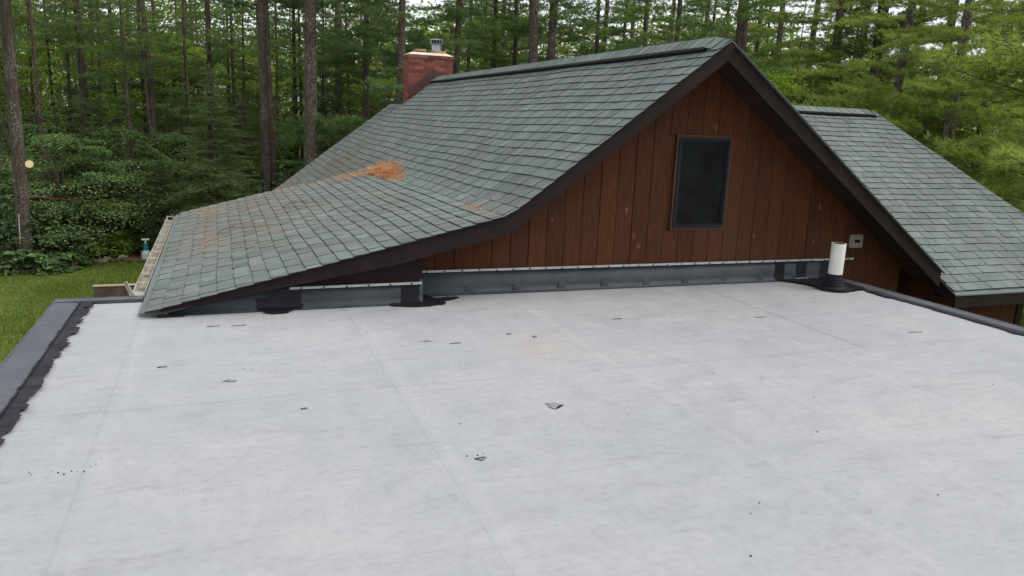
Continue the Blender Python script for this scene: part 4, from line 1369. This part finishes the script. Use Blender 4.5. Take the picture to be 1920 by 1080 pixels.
q.build('soil_patch', M_SOILPATCH, kind='structure', label='bare reddish soil patch at the lawn edge')


# ------------------------------------------------------------------ vegetation
def rot_z(a):
    c, s_ = math.cos(a), math.sin(a)
    return np.array([[c, -s_, 0], [s_, c, 0], [0, 0, 1.0]])


def rot_y(a):
    c, s_ = math.cos(a), math.sin(a)
    return np.array([[c, 0, s_], [0, 1, 0], [-s_, 0, c]])


def needle_tris(cent, dirs, n, ln, wd, spread):
    """n thin triangles bursting from every tuft centre"""
    k = len(cent)
    c = np.repeat(cent, n, 0); d = np.repeat(dirs, n, 0)
    d = d + RNG.normal(0, spread, d.shape)
    d /= np.linalg.norm(d, axis=1, keepdims=True)
    side = np.cross(d, RNG.normal(0, 1, d.shape)); side /= np.linalg.norm(side, axis=1, keepdims=True)
    L = ln * RNG.uniform(.65, 1.15, (len(d), 1))
    v = np.stack([c - side * wd / 2, c + side * wd / 2, c + d * L + np.array([0, 0, -.02 * ln])], 1).reshape(-1, 3)
    return v


def twig_tris(segs):
    """3-sided spikes for thin branches: segs = (p0, p1, r)"""
    v, f = [], []
    for p0, p1, r in segs:
        d = p1 - p0; d = d / (np.linalg.norm(d) + 1e-9)
        a = np.cross(d, [0.3, 0.1, 1.0]); a /= np.linalg.norm(a); b = np.cross(d, a)
        k = len(v)
        for t in range(3):
            an = t * 2.0944
            v.append(p0 + (a * math.cos(an) + b * math.sin(an)) * r)
        for t in range(3):
            an = t * 2.0944
            v.append(p1 + (a * math.cos(an) + b * math.sin(an)) * r * .45)
        for t in range(3):
            f.append((k + t, k + (t + 1) % 3, k + 3 + (t + 1) % 3, k + 3 + t))
    return np.array(v), np.array(f)


def make_bough(L, seed, step=0.20, tstep=0.11, nn=10, ln=0.13, wd=0.010, lift=0.10, flat=0.35, bare=0.25, kind='pine'):
    """one bough along +x: needle vertices (triangles) and twig segments"""
    r = np.random.default_rng(seed)
    ax = lambda t: np.array([L * t, 0.10 * L * math.sin(t * 3 + seed) * .4, lift * L * t * t - (0.08 * L * t if kind == 'fir' else -.04 * L * math.sin(t * 5))])
    cent, dirs, segs = [], [], []
    for k in range(5):
        segs.append((ax(k / 5), ax((k + 1) / 5), (0.006 + 0.008 * L / 3) * (1 - k / 6.0)))
    n = int(L * (1 - bare) / step) + 2
    for i in range(n):
        t = bare + (1 - bare) * (i + r.uniform(-.3, .3)) / n
        t = min(max(t, 0.05), 1)
        p = ax(t)
        for sd in (-1, 1):
            l2 = (0.34 * L * (1 - t) ** .8 + 0.16) * r.uniform(.6, 1.15) if kind == 'pine' else (0.42 * L * (1 - t) + 0.08) * r.uniform(.8, 1.1)
            an = sd * r.uniform(.7, 1.15)
            d = np.array([math.cos(an), math.sin(an), r.normal(.10, .22) * flat * 2])
            d /= np.linalg.norm(d)
            segs.append((p, p + d * l2, 0.005))
            m = max(1, int(l2 * .85 / tstep))
            for j in range(m):
                q = p + d * l2 * (0.2 + 0.8 * (j + r.random()) / m)
                off = r.normal(0, .045, 3) * np.array([1, 1, .6])
                if kind == 'pine':
                    dd = d * .8 + np.array([0, 0, .28]) + r.normal(0, .35, 3) * np.array([1, 1, .7])
                else:
                    dd = d * .7 + np.array([0, 0, .0]) + r.normal(0, .4, 3) * np.array([1, 1, .3]); off *= .6
                cent.append(q + off); dirs.append(dd / np.linalg.norm(dd))
    cent.append(ax(1)); dirs.append(np.array([1, 0, .2]))
    return needle_tris(np.array(cent), np.array(dirs), nn, ln, wd, .42 if kind == 'pine' else .38), twig_tris(segs)


def crown(boughs, specs, tint_split=None):
    """specs: (z, azimuth, scale, pitch, bough index, brown?) -> foliage mesh arrays + twig arrays"""
    nv, tv, tf, off = [], [], [], 0
    for z, az, sc_, pit, bi in specs:
        v, (a, f) = boughs[bi]
        R = rot_z(az) @ rot_y(-pit) * sc_
        nv.append(v @ R.T + np.array([0, 0, z]))
        tv.append(a @ R.T + np.array([0, 0, z])); tf.append(f + off); off += len(a)
    nv = np.concatenate(nv)
    return nv, np.concatenate(tv), np.concatenate(tf)


def foliage_mesh(name, v, m):
    q = G(); q.add(v, np.arange(len(v)).reshape(-1, 3)); return q.mesh(name, m)


def arr_mesh(name, v, f, m):
    q = G(); q.add(v, f); return q.mesh(name, m)


def trunk_mesh(name, h, r0, r1, m, lean=(0, 0), sides=14, flare=1.35):
    q = G(); pts, rad = [], []
    wob = [random.uniform(-1, 1) for _ in range(4)]
    for t in np.concatenate([[0, .012, .03], np.linspace(.07, 1, 16)]):
        pts.append((lean[0] * t * h + .05 * math.sin(t * 7 + wob[0]) * wob[1], lean[1] * t * h + .05 * math.sin(t * 6 + wob[2]) * wob[3], t * h - 0.1))
        rad.append((r0 + (r1 - r0) * t) * (1 + (flare - 1) * math.exp(-t * h / .35)))
    q.tube(pts, rad, sides, True, None, 0.035)
    return q.mesh(name, m, smooth=True)


def dead_branches(h, z0, z1, n, seed, lmax=1.6):
    r = np.random.default_rng(seed)
    segs = []
    for k in range(n):
        z = r.uniform(z0, z1); az = r.uniform(0, 6.283); L = lmax * r.uniform(.35, 1)
        d = np.array([math.cos(az), math.sin(az), r.uniform(-.25, .3)])
        p = np.array([0, 0, z]); a = p
        for j in range(4):
            b = a + d * L / 4 + r.normal(0, .05 * L / 1.6, 3); segs.append((a, b, .016 * (1 - j / 5)))
            if r.random() < .7:
                segs.append((b, b + (d + r.normal(0, .6, 3)) * L * .22, .006))
            a = b
    return twig_tris(segs)


bough_far = [make_bough(2.2, 11 + k, .17, .10, 12, .19, .018, .10) for k in range(4)]
bough_near = [make_bough(3.0, 31 + k, .15, .072, 15, .165, .0125, .05) for k in range(4)]
bough_fir = [make_bough(1.2, 51 + k, .085, .05, 7, .055, .010, -.02, .2, .12, 'fir') for k in range(3)]
TREES = {}


def pine_proto(key, h, r0, z_lo, n, Lr, boughs, m_f, m_t, seed, dead=(1.5, 7, 26), lmax=1.6, up=.12, top=None, dens=None, az_rng=None):
    r = np.random.default_rng(seed)
    specs = []
    hi = top or h
    for k in range(n):
        t = (k + r.random()) / n
        z = z_lo + (hi - z_lo) * t ** (1.25 if dens is None else dens)
        L = Lr * (1 - .78 * ((z - z_lo) / (hi - z_lo))) * r.uniform(.65, 1.15)
        az = r.uniform(0, 6.283) if az_rng is None else r.uniform(*az_rng)
        specs.append((z, az, L, r.normal(up, .12), int(r.integers(len(boughs)))))
    nv, tv, tf = crown(boughs, specs)
    parts = {'trunk': trunk_mesh('trunk', h, r0, r0 * .35, m_t, (random.uniform(-.012, .012), random.uniform(-.01, .01)))}
    parts['foliage'] = foliage_mesh('foliage', nv, m_f)
    if dead:
        dv, df = dead_branches(h, dead[0], dead[1], dead[2], seed + 5, lmax)
        tf = np.concatenate([tf, df + len(tv)]); tv = np.concatenate([tv, dv])
    parts['branches'] = arr_mesh('branches', tv, tf, M_TWIG)
    TREES[key] = parts


def plant(key, name, pos, label, cat, rz=None, scale=1.0, group=None, girth=None):
    e = empty(name, (pos[0], pos[1], GROUND if len(pos) < 3 else pos[2]), label, cat, group)
    tl = 0.016 if cat == 'tree' else 0.0
    e.rotation_euler = (random.gauss(0, tl), random.gauss(0, tl), random.random() * 6.28 if rz is None else rz)
    e.scale = (scale, scale, scale)
    for nm, me in TREES[key].items():
        o = link(nm, me, e)
        if nm in ('foliage', 'branches', 'stems'):
            o['kind'] = 'stuff'
        if nm == 'trunk' and girth:
            o.scale = (girth / scale, girth / scale, 1)
    return e


pine_proto('tall', 16, 0.24, 6.8, 26, 1.0, bough_far, M_PINE, M_BARK, 101, (1.5, 8.5, 22), 1.3)
pine_proto('mid_a', 13, 0.115, 3.2, 40, 0.95, bough_far, M_PINE, M_BARKD, 102, (1.0, 6.5, 34), 1.8, top=9.0, dens=1.0)
pine_proto('mid_b', 14, 0.125, 4.2, 36, 1.05, bough_far, M_PINE, M_BARKD, 103, (1.2, 7.5, 30), 1.6, top=9.5, dens=1.0)
pine_proto('mid_c', 12, 0.095, 2.6, 40, 0.80, bough_far, M_PINEM, M_BARKD, 104, (0.8, 5.5, 30), 1.5, top=8.5, dens=1.0)
pine_proto('pole', 12, 0.06, 5.6, 18, 0.70, bough_far, M_PINEM, M_BARKD, 105, (1.0, 8.5, 34), 1.1, top=9.0, dens=1.0)
pine_proto('open', 16, 0.20, 4.0, 84, 1.15, bough_far, M_PINEM, M_BARKD, 106, (2.5, 9.0, 44), 2.2)
pine_proto('bright', 13, 0.20, 1.6, 96, 1.55, bough_near, M_PINEB, M_BARK, 107, (1.0, 7.5, 22), 1.6, .05, 9.5, 1.25)
pine_proto('bright_b', 12, 0.15, 1.2, 78, 1.3, bough_near, M_PINEB, M_BARK, 108, (1.0, 6.0, 20), 1.4, .05, 9.0, 1.25)
pine_proto('soft', 13, 0.15, 2.6, 62, 1.15, bough_near, M_PINE, M_BARKD, 109, (1.0, 6.0, 24), 1.6, .06, 11, 1.05)

# young fir: even tiers of flat boughs
r = np.random.default_rng(61)
specs = []
for k in range(230):
    t = (k + r.random()) / 230
    z = 0.5 + 5.0 * t
    specs.append((z, r.uniform(0, 6.283), (1.35 * (1 - t) ** .85 + .12) * r.uniform(.8, 1.1), r.normal(-.10 + .35 * t, .08), int(r.integers(3))))
nv, tv, tf = crown(bough_fir, specs)
TREES['fir'] = {'trunk': trunk_mesh('trunk', 5.6, .07, .012, M_BARKD), 'foliage': foliage_mesh('foliage', nv, M_FIR), 'branches': arr_mesh('branches', tv, tf, M_TWIG)}
specs = [(0.25 + 1.3 * r.random(), r.uniform(0, 6.283), r.uniform(.7, 1.25), r.normal(-.1, .1), int(r.integers(3))) for k in range(34)]
nv, tv, tf = crown(bough_fir, specs)
TREES['brown_fir'] = {'stem': trunk_mesh('stem', 1.8, .035, .01, M_BARKD), 'foliage': foliage_mesh('foliage', nv, M_FIRBROWN), 'branches': arr_mesh('branches', tv, tf, M_TWIG)}


def leaf_quads(cent, nrm, size):
    """folded leaf shapes: two triangles sharing a midrib, given centre, facing and size"""
    k = len(cent)
    t = RNG.normal(0, 1, (k, 3)); t -= nrm * np.sum(t * nrm, 1, keepdims=True); t /= np.linalg.norm(t, axis=1, keepdims=True)
    s_ = np.cross(nrm, t)
    sz = size * RNG.uniform(.6, 1.2, (k, 1))
    base, tip = cent - t * sz * .5, cent + t * sz * .55 - nrm * sz * .12
    l, rr = cent + s_ * sz * .36 + nrm * sz * .10, cent - s_ * sz * .36 + nrm * sz * .10
    v = np.stack([base, rr, tip, l], 1).reshape(-1, 3)
    f = np.arange(4 * k).reshape(-1, 4)
    f = np.concatenate([f[:, [0, 1, 2]], f[:, [0, 2, 3]]])
    return v, f


def shrub_proto(key, h, rad, nspray, nleaf, lsize, m, seed, stems=7, spray=0.55, low=.15):
    r = np.random.default_rng(seed)
    cent, nrm, segs = [], [], []
    for k in range(nspray):
        t = low + (1 - low) * r.random() ** .8
        az = r.uniform(0, 6.283)
        rr = rad * math.sqrt(max(.05, 1 - (2 * (t - .42)) ** 2 * .75)) * r.uniform(.45, 1.0)
        c = np.array([rr * math.cos(az), rr * math.sin(az), h * t])
        out = np.array([math.cos(az), math.sin(az), 0])
        sr = spray * r.uniform(.6, 1.25)
        nl = int(nleaf * r.uniform(.6, 1.3))
        q = r.normal(0, .5, (nl, 3)) * np.array([sr, sr, sr * .13])
        q[:, 2] -= .35 * np.maximum(0, q @ out) ** 1.3 / max(sr, .1)
        cent.append(c + q)
        n = np.array([0, 0, 1.0]) + out * .30 + r.normal(0, .30, (nl, 3)); n /= np.linalg.norm(n, axis=1, keepdims=True)
        nrm.append(n)
        st = np.array([r.normal(0, .08), r.normal(0, .08), h * t * .25])
        mid = (st + c) / 2 + np.array([0, 0, .12 * h])
        segs += [(st, mid, .014), (mid, c, .008)]
        for j in range(3):
            segs.append((c, c + np.array([r.normal(0, sr * .5), r.normal(0, sr * .5), 0]), .004))
    v, f = leaf_quads(np.concatenate(cent), np.concatenate(nrm), lsize)
    a, b = twig_tris(segs)
    q = G()
    for k in range(stems):
        az = k * 6.283 / stems + r.random()
        q.tube([(0, 0, -.05), (.12 * math.cos(az) * rad, .12 * math.sin(az) * rad, .3 * h), (.3 * math.cos(az) * rad, .3 * math.sin(az) * rad, .62 * h)], [.022, .016, .008], 6)
    TREES[key] = {'stems': q.mesh('stems', M_BARKD), 'foliage': arr_mesh('foliage', v, f, m), 'branches': arr_mesh('branches', a, b, M_TWIG)}


shrub_proto('shrub_a', 3.4, 2.1, 52, 150, .080, M_LEAF, 201)
shrub_proto('shrub_b', 2.6, 1.8, 34, 130, .070, M_LEAFM, 202)
shrub_proto('shrub_c', 1.5, 1.1, 40, 70, .090, M_LEAF, 203, 6, .40)
shrub_proto('shrub_d', 2.2, 1.3, 46, 60, .15, M_LEAF, 204, 6, .5)
shrub_proto('sapling', 6.5, 1.9, 90, 90, .085, M_LEAFB, 205, 3, .65, .30)
shrub_proto('sapling_dark', 6.5, 2.0, 90, 95, .085, M_LEAF, 206, 3, .65, .22)
shrub_proto('low_plant', .55, .38, 16, 26, .085, M_LEAFB, 207, 4, .16)
shrub_proto('hosta', .42, .42, 14, 16, .17, M_LEAF, 208, 4, .16)

# --- named trunks, left to right in the photograph: (column, distance, kind, girth, label)
BIG = [
    (21, 23.4, 'tall', .74, 'thick lichen spotted pine trunk at the far left of the lawn'),
    (494, 24.0, 'tall', .62, 'left stem of the paired mossy trunks rising behind the low roof'),
    (511, 24.3, 'tall', .58, 'right stem of the paired trunks rising behind the low roof'),
    (582, 23.2, 'tall', .92, 'thick grey pine trunk just right of the paired trunks'),
    (640, 30.0, 'tall', .72, 'grey trunk between the thick pine and the chimney'),
    (168, 30.0, 'mid_b', 1.25, 'dark trunk standing behind the left shrubs'),
    (402, 32.0, 'mid_b', 1.15, 'dark trunk above the young fir'),
    (292, 29.0, 'mid_a', 1.1, 'dark branchy trunk left of the young fir'),
    (1008, 26.0, 'tall', .88, 'left stem of the big double pine trunk behind the ridge'),
    (1028, 26.3, 'tall', .80, 'right stem of the big double pine trunk behind the ridge'),
    (1378, 24.0, 'open', 1.15, 'pine trunk rising directly behind the gable peak'),
    (962, 30.0, 'open', .55, 'thin pine trunk just left of the double trunk'),
    (918, 31.0, 'open', .60, 'slim pine trunk with bare whorled twigs right of the chimney'),
    (1262, 28.0, 'open', .62, 'straight dark trunk left of the gable peak'),
    (1116, 30.0, 'open', .52, 'slim dark trunk above the middle of the ridge'),
    (552, 31.0, 'mid_b', .75, 'thin trunk seen between the paired trunks and the thick pine'),
    (1635, 27.0, 'open', 1.2, 'brown trunk standing behind the wing roof ridge'),
]
for px_, d_, kind, gt, lab in BIG:
    plant(kind, 'pine_tree', spot(px_, d_), lab, 'tree', girth=gt, group='pines behind the cabin')
# --- the crowded woods behind: trunks nothing tells apart
rs = random.Random(77)
px_ = -60
while px_ < 700:
    for row_ in range(3):
        d_ = (29 + row_ * 6.0) + rs.uniform(-2.5, 2.5)
        plant(rs.choice(['mid_a', 'mid_b', 'mid_c', 'pole', 'pole', 'pole', 'pole']), 'pine_tree', spot(px_ + rs.uniform(-18, 18), d_), 'slender dark pine among the crowded woods ' + ('behind the left shrubs' if px_ < 200 else 'left of the young fir' if px_ < 340 else 'behind the young fir' if px_ < 470 else 'right of the paired trunks'), 'tree', rs.random() * 6.28, rs.uniform(.9, 1.1), 'crowded pines of the left woods')
    px_ += 44
for px_ in (1075, 1150, 1178, 1205, 1242, 1290, 1318, 870, 900, 1052, 1420, 1470, 1530, 1580):
    plant(rs.choice(['open', 'pole', 'open']), 'pine_tree', spot(px_ + rs.uniform(-6, 6), rs.uniform(30, 42)), 'slim open pine against the bright sky beyond the ridge', 'tree', rs.random() * 6.28, rs.uniform(.85, 1.05), 'open pines beyond the ridge', .55)
# dark boughs behind the chimney, bright pines at the right
plant('soft', 'pine_tree', spot(745, 23.5), 'dark soft pine closing in behind the chimney', 'tree', 1.0, 1.0)
plant('soft', 'pine_tree', spot(848, 26.0), 'dark pine right behind the steel flue cap', 'tree', 2.2, 1.0)
plant('soft', 'pine_tree', spot(690, 28.0), 'shaded pine left of the chimney', 'tree', 3.7, 1.05)
plant('soft', 'pine_tree', spot(1200, 33.0), 'green pine with drooping boughs above the ridge', 'tree', .4, 1.0)
plant('soft', 'pine_tree', spot(1120, 36.0), 'pale green pine above the middle of the ridge', 'tree', 2.4, 1.1)
plant('soft', 'pine_tree', spot(1300, 35.0), 'pale green pine left of the gable peak', 'tree', 4.4, 1.1)
plant('soft', 'pine_tree', spot(940, 38.0), 'pale pine between the chimney and the double trunk', 'tree', 4.9, 1.1)
plant('bright', 'pine_tree', spot(2040, 16.0), 'bright yellow green pine at the right edge with long level boughs', 'tree', 0.6, 1.0)
plant('bright', 'pine_tree', spot(1850, 22.0), 'bright pine behind the lower right end of the wing roof', 'tree', 3.6, .9)
plant('bright_b', 'pine_tree', spot(1770, 19.5), 'bright green pine just right of the wing ridge end', 'tree', 2.0, 1.0)
plant('bright_b', 'pine_tree', spot(1668, 22.5), 'bright green pine behind the wing ridge', 'tree', 4.0, 1.05)
plant('bright', 'pine_tree', spot(1560, 27.0), 'mid green pine right of the gable peak', 'tree', 5.0, 1.0)
plant('bright_b', 'pine_tree', spot(1450, 31.0), 'distant green pine rising from behind the right rake', 'tree', 2.9, 1.1)
plant('bright_b', 'pine_tree', spot(1690, 33.0), 'distant green pine at the back above the wing ridge end', 'tree', 5.4, 1.1)
for px_, d_, lab in ((1500, 34.0, 'hazy green pine behind the gap right of the gable peak'), (1590, 31.0, 'hazy green pine over the left end of the wing ridge'), (1740, 27.0, 'yellow green pine filling the gap above the wing roof edge'),
                     (1400, 36.0, 'far green pine just right of the gable peak'), (1170, 44.0, 'far pale pine above the right half of the ridge'), (1350, 44.0, 'far pale pine right at the gable peak'), (1240, 40.0, 'far green pine left of the trunk at the gable peak'), (1030, 40.0, 'far green pine behind the double trunk')):
    plant('bright_b', 'pine_tree', spot(px_, d_), lab, 'tree', None, rs.uniform(1.05, 1.25))
plant('sapling', 'young_tree', spot(1440, 23.5), 'light green leafy sapling beside the gable peak', 'tree', 1.4, .9)
plant('sapling', 'young_tree', spot(1650, 20.5), 'yellow green sapling top showing over the wing ridge', 'tree', 2.4, .72)
# young fir and the browned one below it
plant('fir', 'fir_tree', spot(400, 23.4), 'young dark fir with tiered boughs in front of the woods', 'tree', .5, 1.0)
plant('fir', 'fir_tree', spot(455, 28.0), 'smaller fir behind the young dark fir', 'tree', 2.5, .85)
plant('fir', 'fir_tree', spot(290, 24.3), 'short young fir beside the wooden stake', 'tree', 1.1, .55)
plant('fir', 'fir_tree', spot(150, 27.2), 'slim young fir rising out of the left thicket', 'tree', 3.1, .85)
plant('brown_fir', 'dead_fir', spot(432, 22.8), 'browned dying fir at the foot of the young fir', 'shrub', 1.5, 1.0)
# shrubs
SH = [
    ('shrub_a', 105, 25.0, 1.0, 'broad shade shrub with layered leaves right of the thick left trunk'),
    ('shrub_a', 215, 26.0, 1.05, 'tall leafy shrub in the middle of the left thicket'),
    ('shrub_b', 170, 25.6, 1.0, 'rounded leafy shrub hanging over the stone edging'),
    ('shrub_b', 255, 25.4, 1.05, 'leafy shrub spreading toward the wooden stake'),
    ('shrub_c', 78, 24.0, 1.1, 'low leafy bush at the foot of the thick left trunk'),
    ('shrub_d', -5, 25.2, 1.1, 'dark shrub cut by the left edge behind the thick trunk'),
    ('shrub_a', 320, 27.5, 1.0, 'shrub in deep shade below the young fir'),
    ('shrub_d', 540, 25.0, 1.25, 'large leaved shrub between the paired trunks and the thick pine'),
    ('shrub_d', 620, 27.0, 1.2, 'large leaved shrub right of the thick pine trunk'),
    ('shrub_a', 60, 29.0, 1.15, 'high shrub behind the thick left trunk'),
    ('shrub_a', 140, 29.5, 1.25, 'high shrub filling the gap behind the left thicket'),
    ('shrub_c', 15, 23.9, .9, 'small bush in the left corner of the lawn'),
    ('shrub_b', 365, 26.5, 1.0, 'shrub at the base of the woods above the low roof'),
    ('shrub_b', 470, 27.0, 1.0, 'shaded shrub left of the paired trunks'),
]
for kind, px_, d_, sc_, lab in SH:
    plant(kind, 'shrub', spot(px_, d_), lab, 'shrub', None, sc_, 'shrubs at the edge of the lawn')
for px_, d_, dark in ((150, 33, 0), (255, 34, 0), (330, 32, 0), (455, 33, 0), (535, 35, 0), (600, 31, 0), (45, 34, 0), (665, 36, 0), (725, 31, 0), (880, 37, 0), (1080, 38, 0), (1180, 40, 0), (1300, 37, 0), (690, 33, 0), (610, 38, 0), (470, 40, 0), (350, 41, 0), (210, 42, 0), (90, 43, 0), (545, 44, 0), (280, 37, 1), (20, 38, 1), (740, 38, 1), (800, 36, 1), (430, 36, 1)):
    plant('sapling_dark' if dark else 'sapling', 'young_tree', spot(px_, d_), 'dark leafy understory tree deep in the left woods' if dark else ('sunlit leafy tree glimpsed deep between the left trunks' if px_ < 800 else 'light green leafy tree low behind the ridge'), 'tree', None, rs.uniform(.9, 1.2), 'understory trees of the left woods')
for k in range(16):
    plant('low_plant', 'low_plant', spot(120 + k * 6 + rs.uniform(-4, 4), rs.uniform(24.2, 25.0)), 'light green low plant in the bed behind the stones', 'plant', None, rs.uniform(.8, 1.3), 'low plants behind the stones')
for k in range(14):
    plant('hosta', 'low_plant', spot(-5 + k * 9 + rs.uniform(-4, 4), rs.uniform(22.6, 23.6)), 'dark broad leaved low plant around the thick left trunk', 'plant', None, rs.uniform(.8, 1.3), 'broad leaved plants under the thick left trunk')
# pale fallen branches in the shade under the shrubs
for px_, py_, L_, lab in ((150, 447, .6, 'pale dead branch lying in the dark under the shrubs'), (190, 440, .5, 'pale bent stick standing in the shade right of the dead branch')):
    x_, y_, z_ = aim(px_, py_, 24.2)
    q = G(); q.tube([(x_ - L_ / 2, y_, z_), (x_ - .05, y_ - .1, z_ + .03), (x_ + L_ / 2, y_, z_ - .02)], [.018, .02, .01], 6)
    q.tube([(x_ - .05, y_ - .1, z_ + .03), (x_ - .15, y_ - .1, z_ + .32)], [.012, .006], 6)
    q.build('fallen_branch', M_STAKE, label=lab, category='branch')

# --- far woodland reading as one mass
cent, nrm = [], []
r = np.random.default_rng(303)
for k in range(1100):
    px_ = r.uniform(-150, 1000) if k < 640 else r.uniform(900, 2150)
    d_ = r.uniform(46, 60)
    x_, y_ = spot(px_, d_)
    zt = (9.5 if px_ < 600 else 8.5) if k < 640 else (8.0 if px_ < 1500 else 5.0)
    z_ = GROUND + (zt - GROUND) * r.random()
    nl = 130
    c = np.array([x_, y_, z_]) + r.normal(0, 1, (nl, 3)) * np.array([1.3, 1.3, .6])
    cent.append(c)
    n = r.normal(0, .6, (nl, 3)) + np.array([0, 0, 1.0]); nrm.append(n / np.linalg.norm(n, axis=1, keepdims=True))
v, f = leaf_quads(np.concatenate(cent), np.concatenate(nrm), .26)
q = G(); q.add(v, f); q.build('far_woodland', M_FAR, kind='stuff', label='hazy green woodland far behind the trunks')

# --- grass and ground cover
r = np.random.default_rng(404)
n = 90000
x_ = r.uniform(-9.5, 0.5, n); y_ = 7 + 17.3 * r.random(n) ** .8
keep = (y_ < 23.6 + .6 * np.sin(x_ * 1.3)) & ~((x_ > -1.15) & (y_ < 8))
x_, y_ = x_[keep], y_[keep]
h = .07 * r.uniform(.5, 1.5, len(x_)) * (1 + .6 * np.sin(x_ * 1.1 + y_ * .7) * np.sin(y_ * .9))
a = r.uniform(0, 6.283, len(x_)); w = .009
z0 = np.full(len(x_), GROUND - .01) + 0.05 * np.sin(x_ * 0.7) * np.cos(y_ * 0.5)
b0 = np.stack([x_ - w * np.cos(a), y_ - w * np.sin(a), z0], 1); b1 = np.stack([x_ + w * np.cos(a), y_ + w * np.sin(a), z0], 1)
tp = np.stack([x_ + r.normal(0, .03, len(x_)), y_ + r.normal(0, .03, len(x_)), z0 + h + .02], 1)
v = np.stack([b0, b1, tp], 1).reshape(-1, 3)
q = G(); q.add(v, np.arange(len(v)).reshape(-1, 3)); q.build('grass', M_GRASS, kind='stuff', label='short green and yellowing lawn grass')
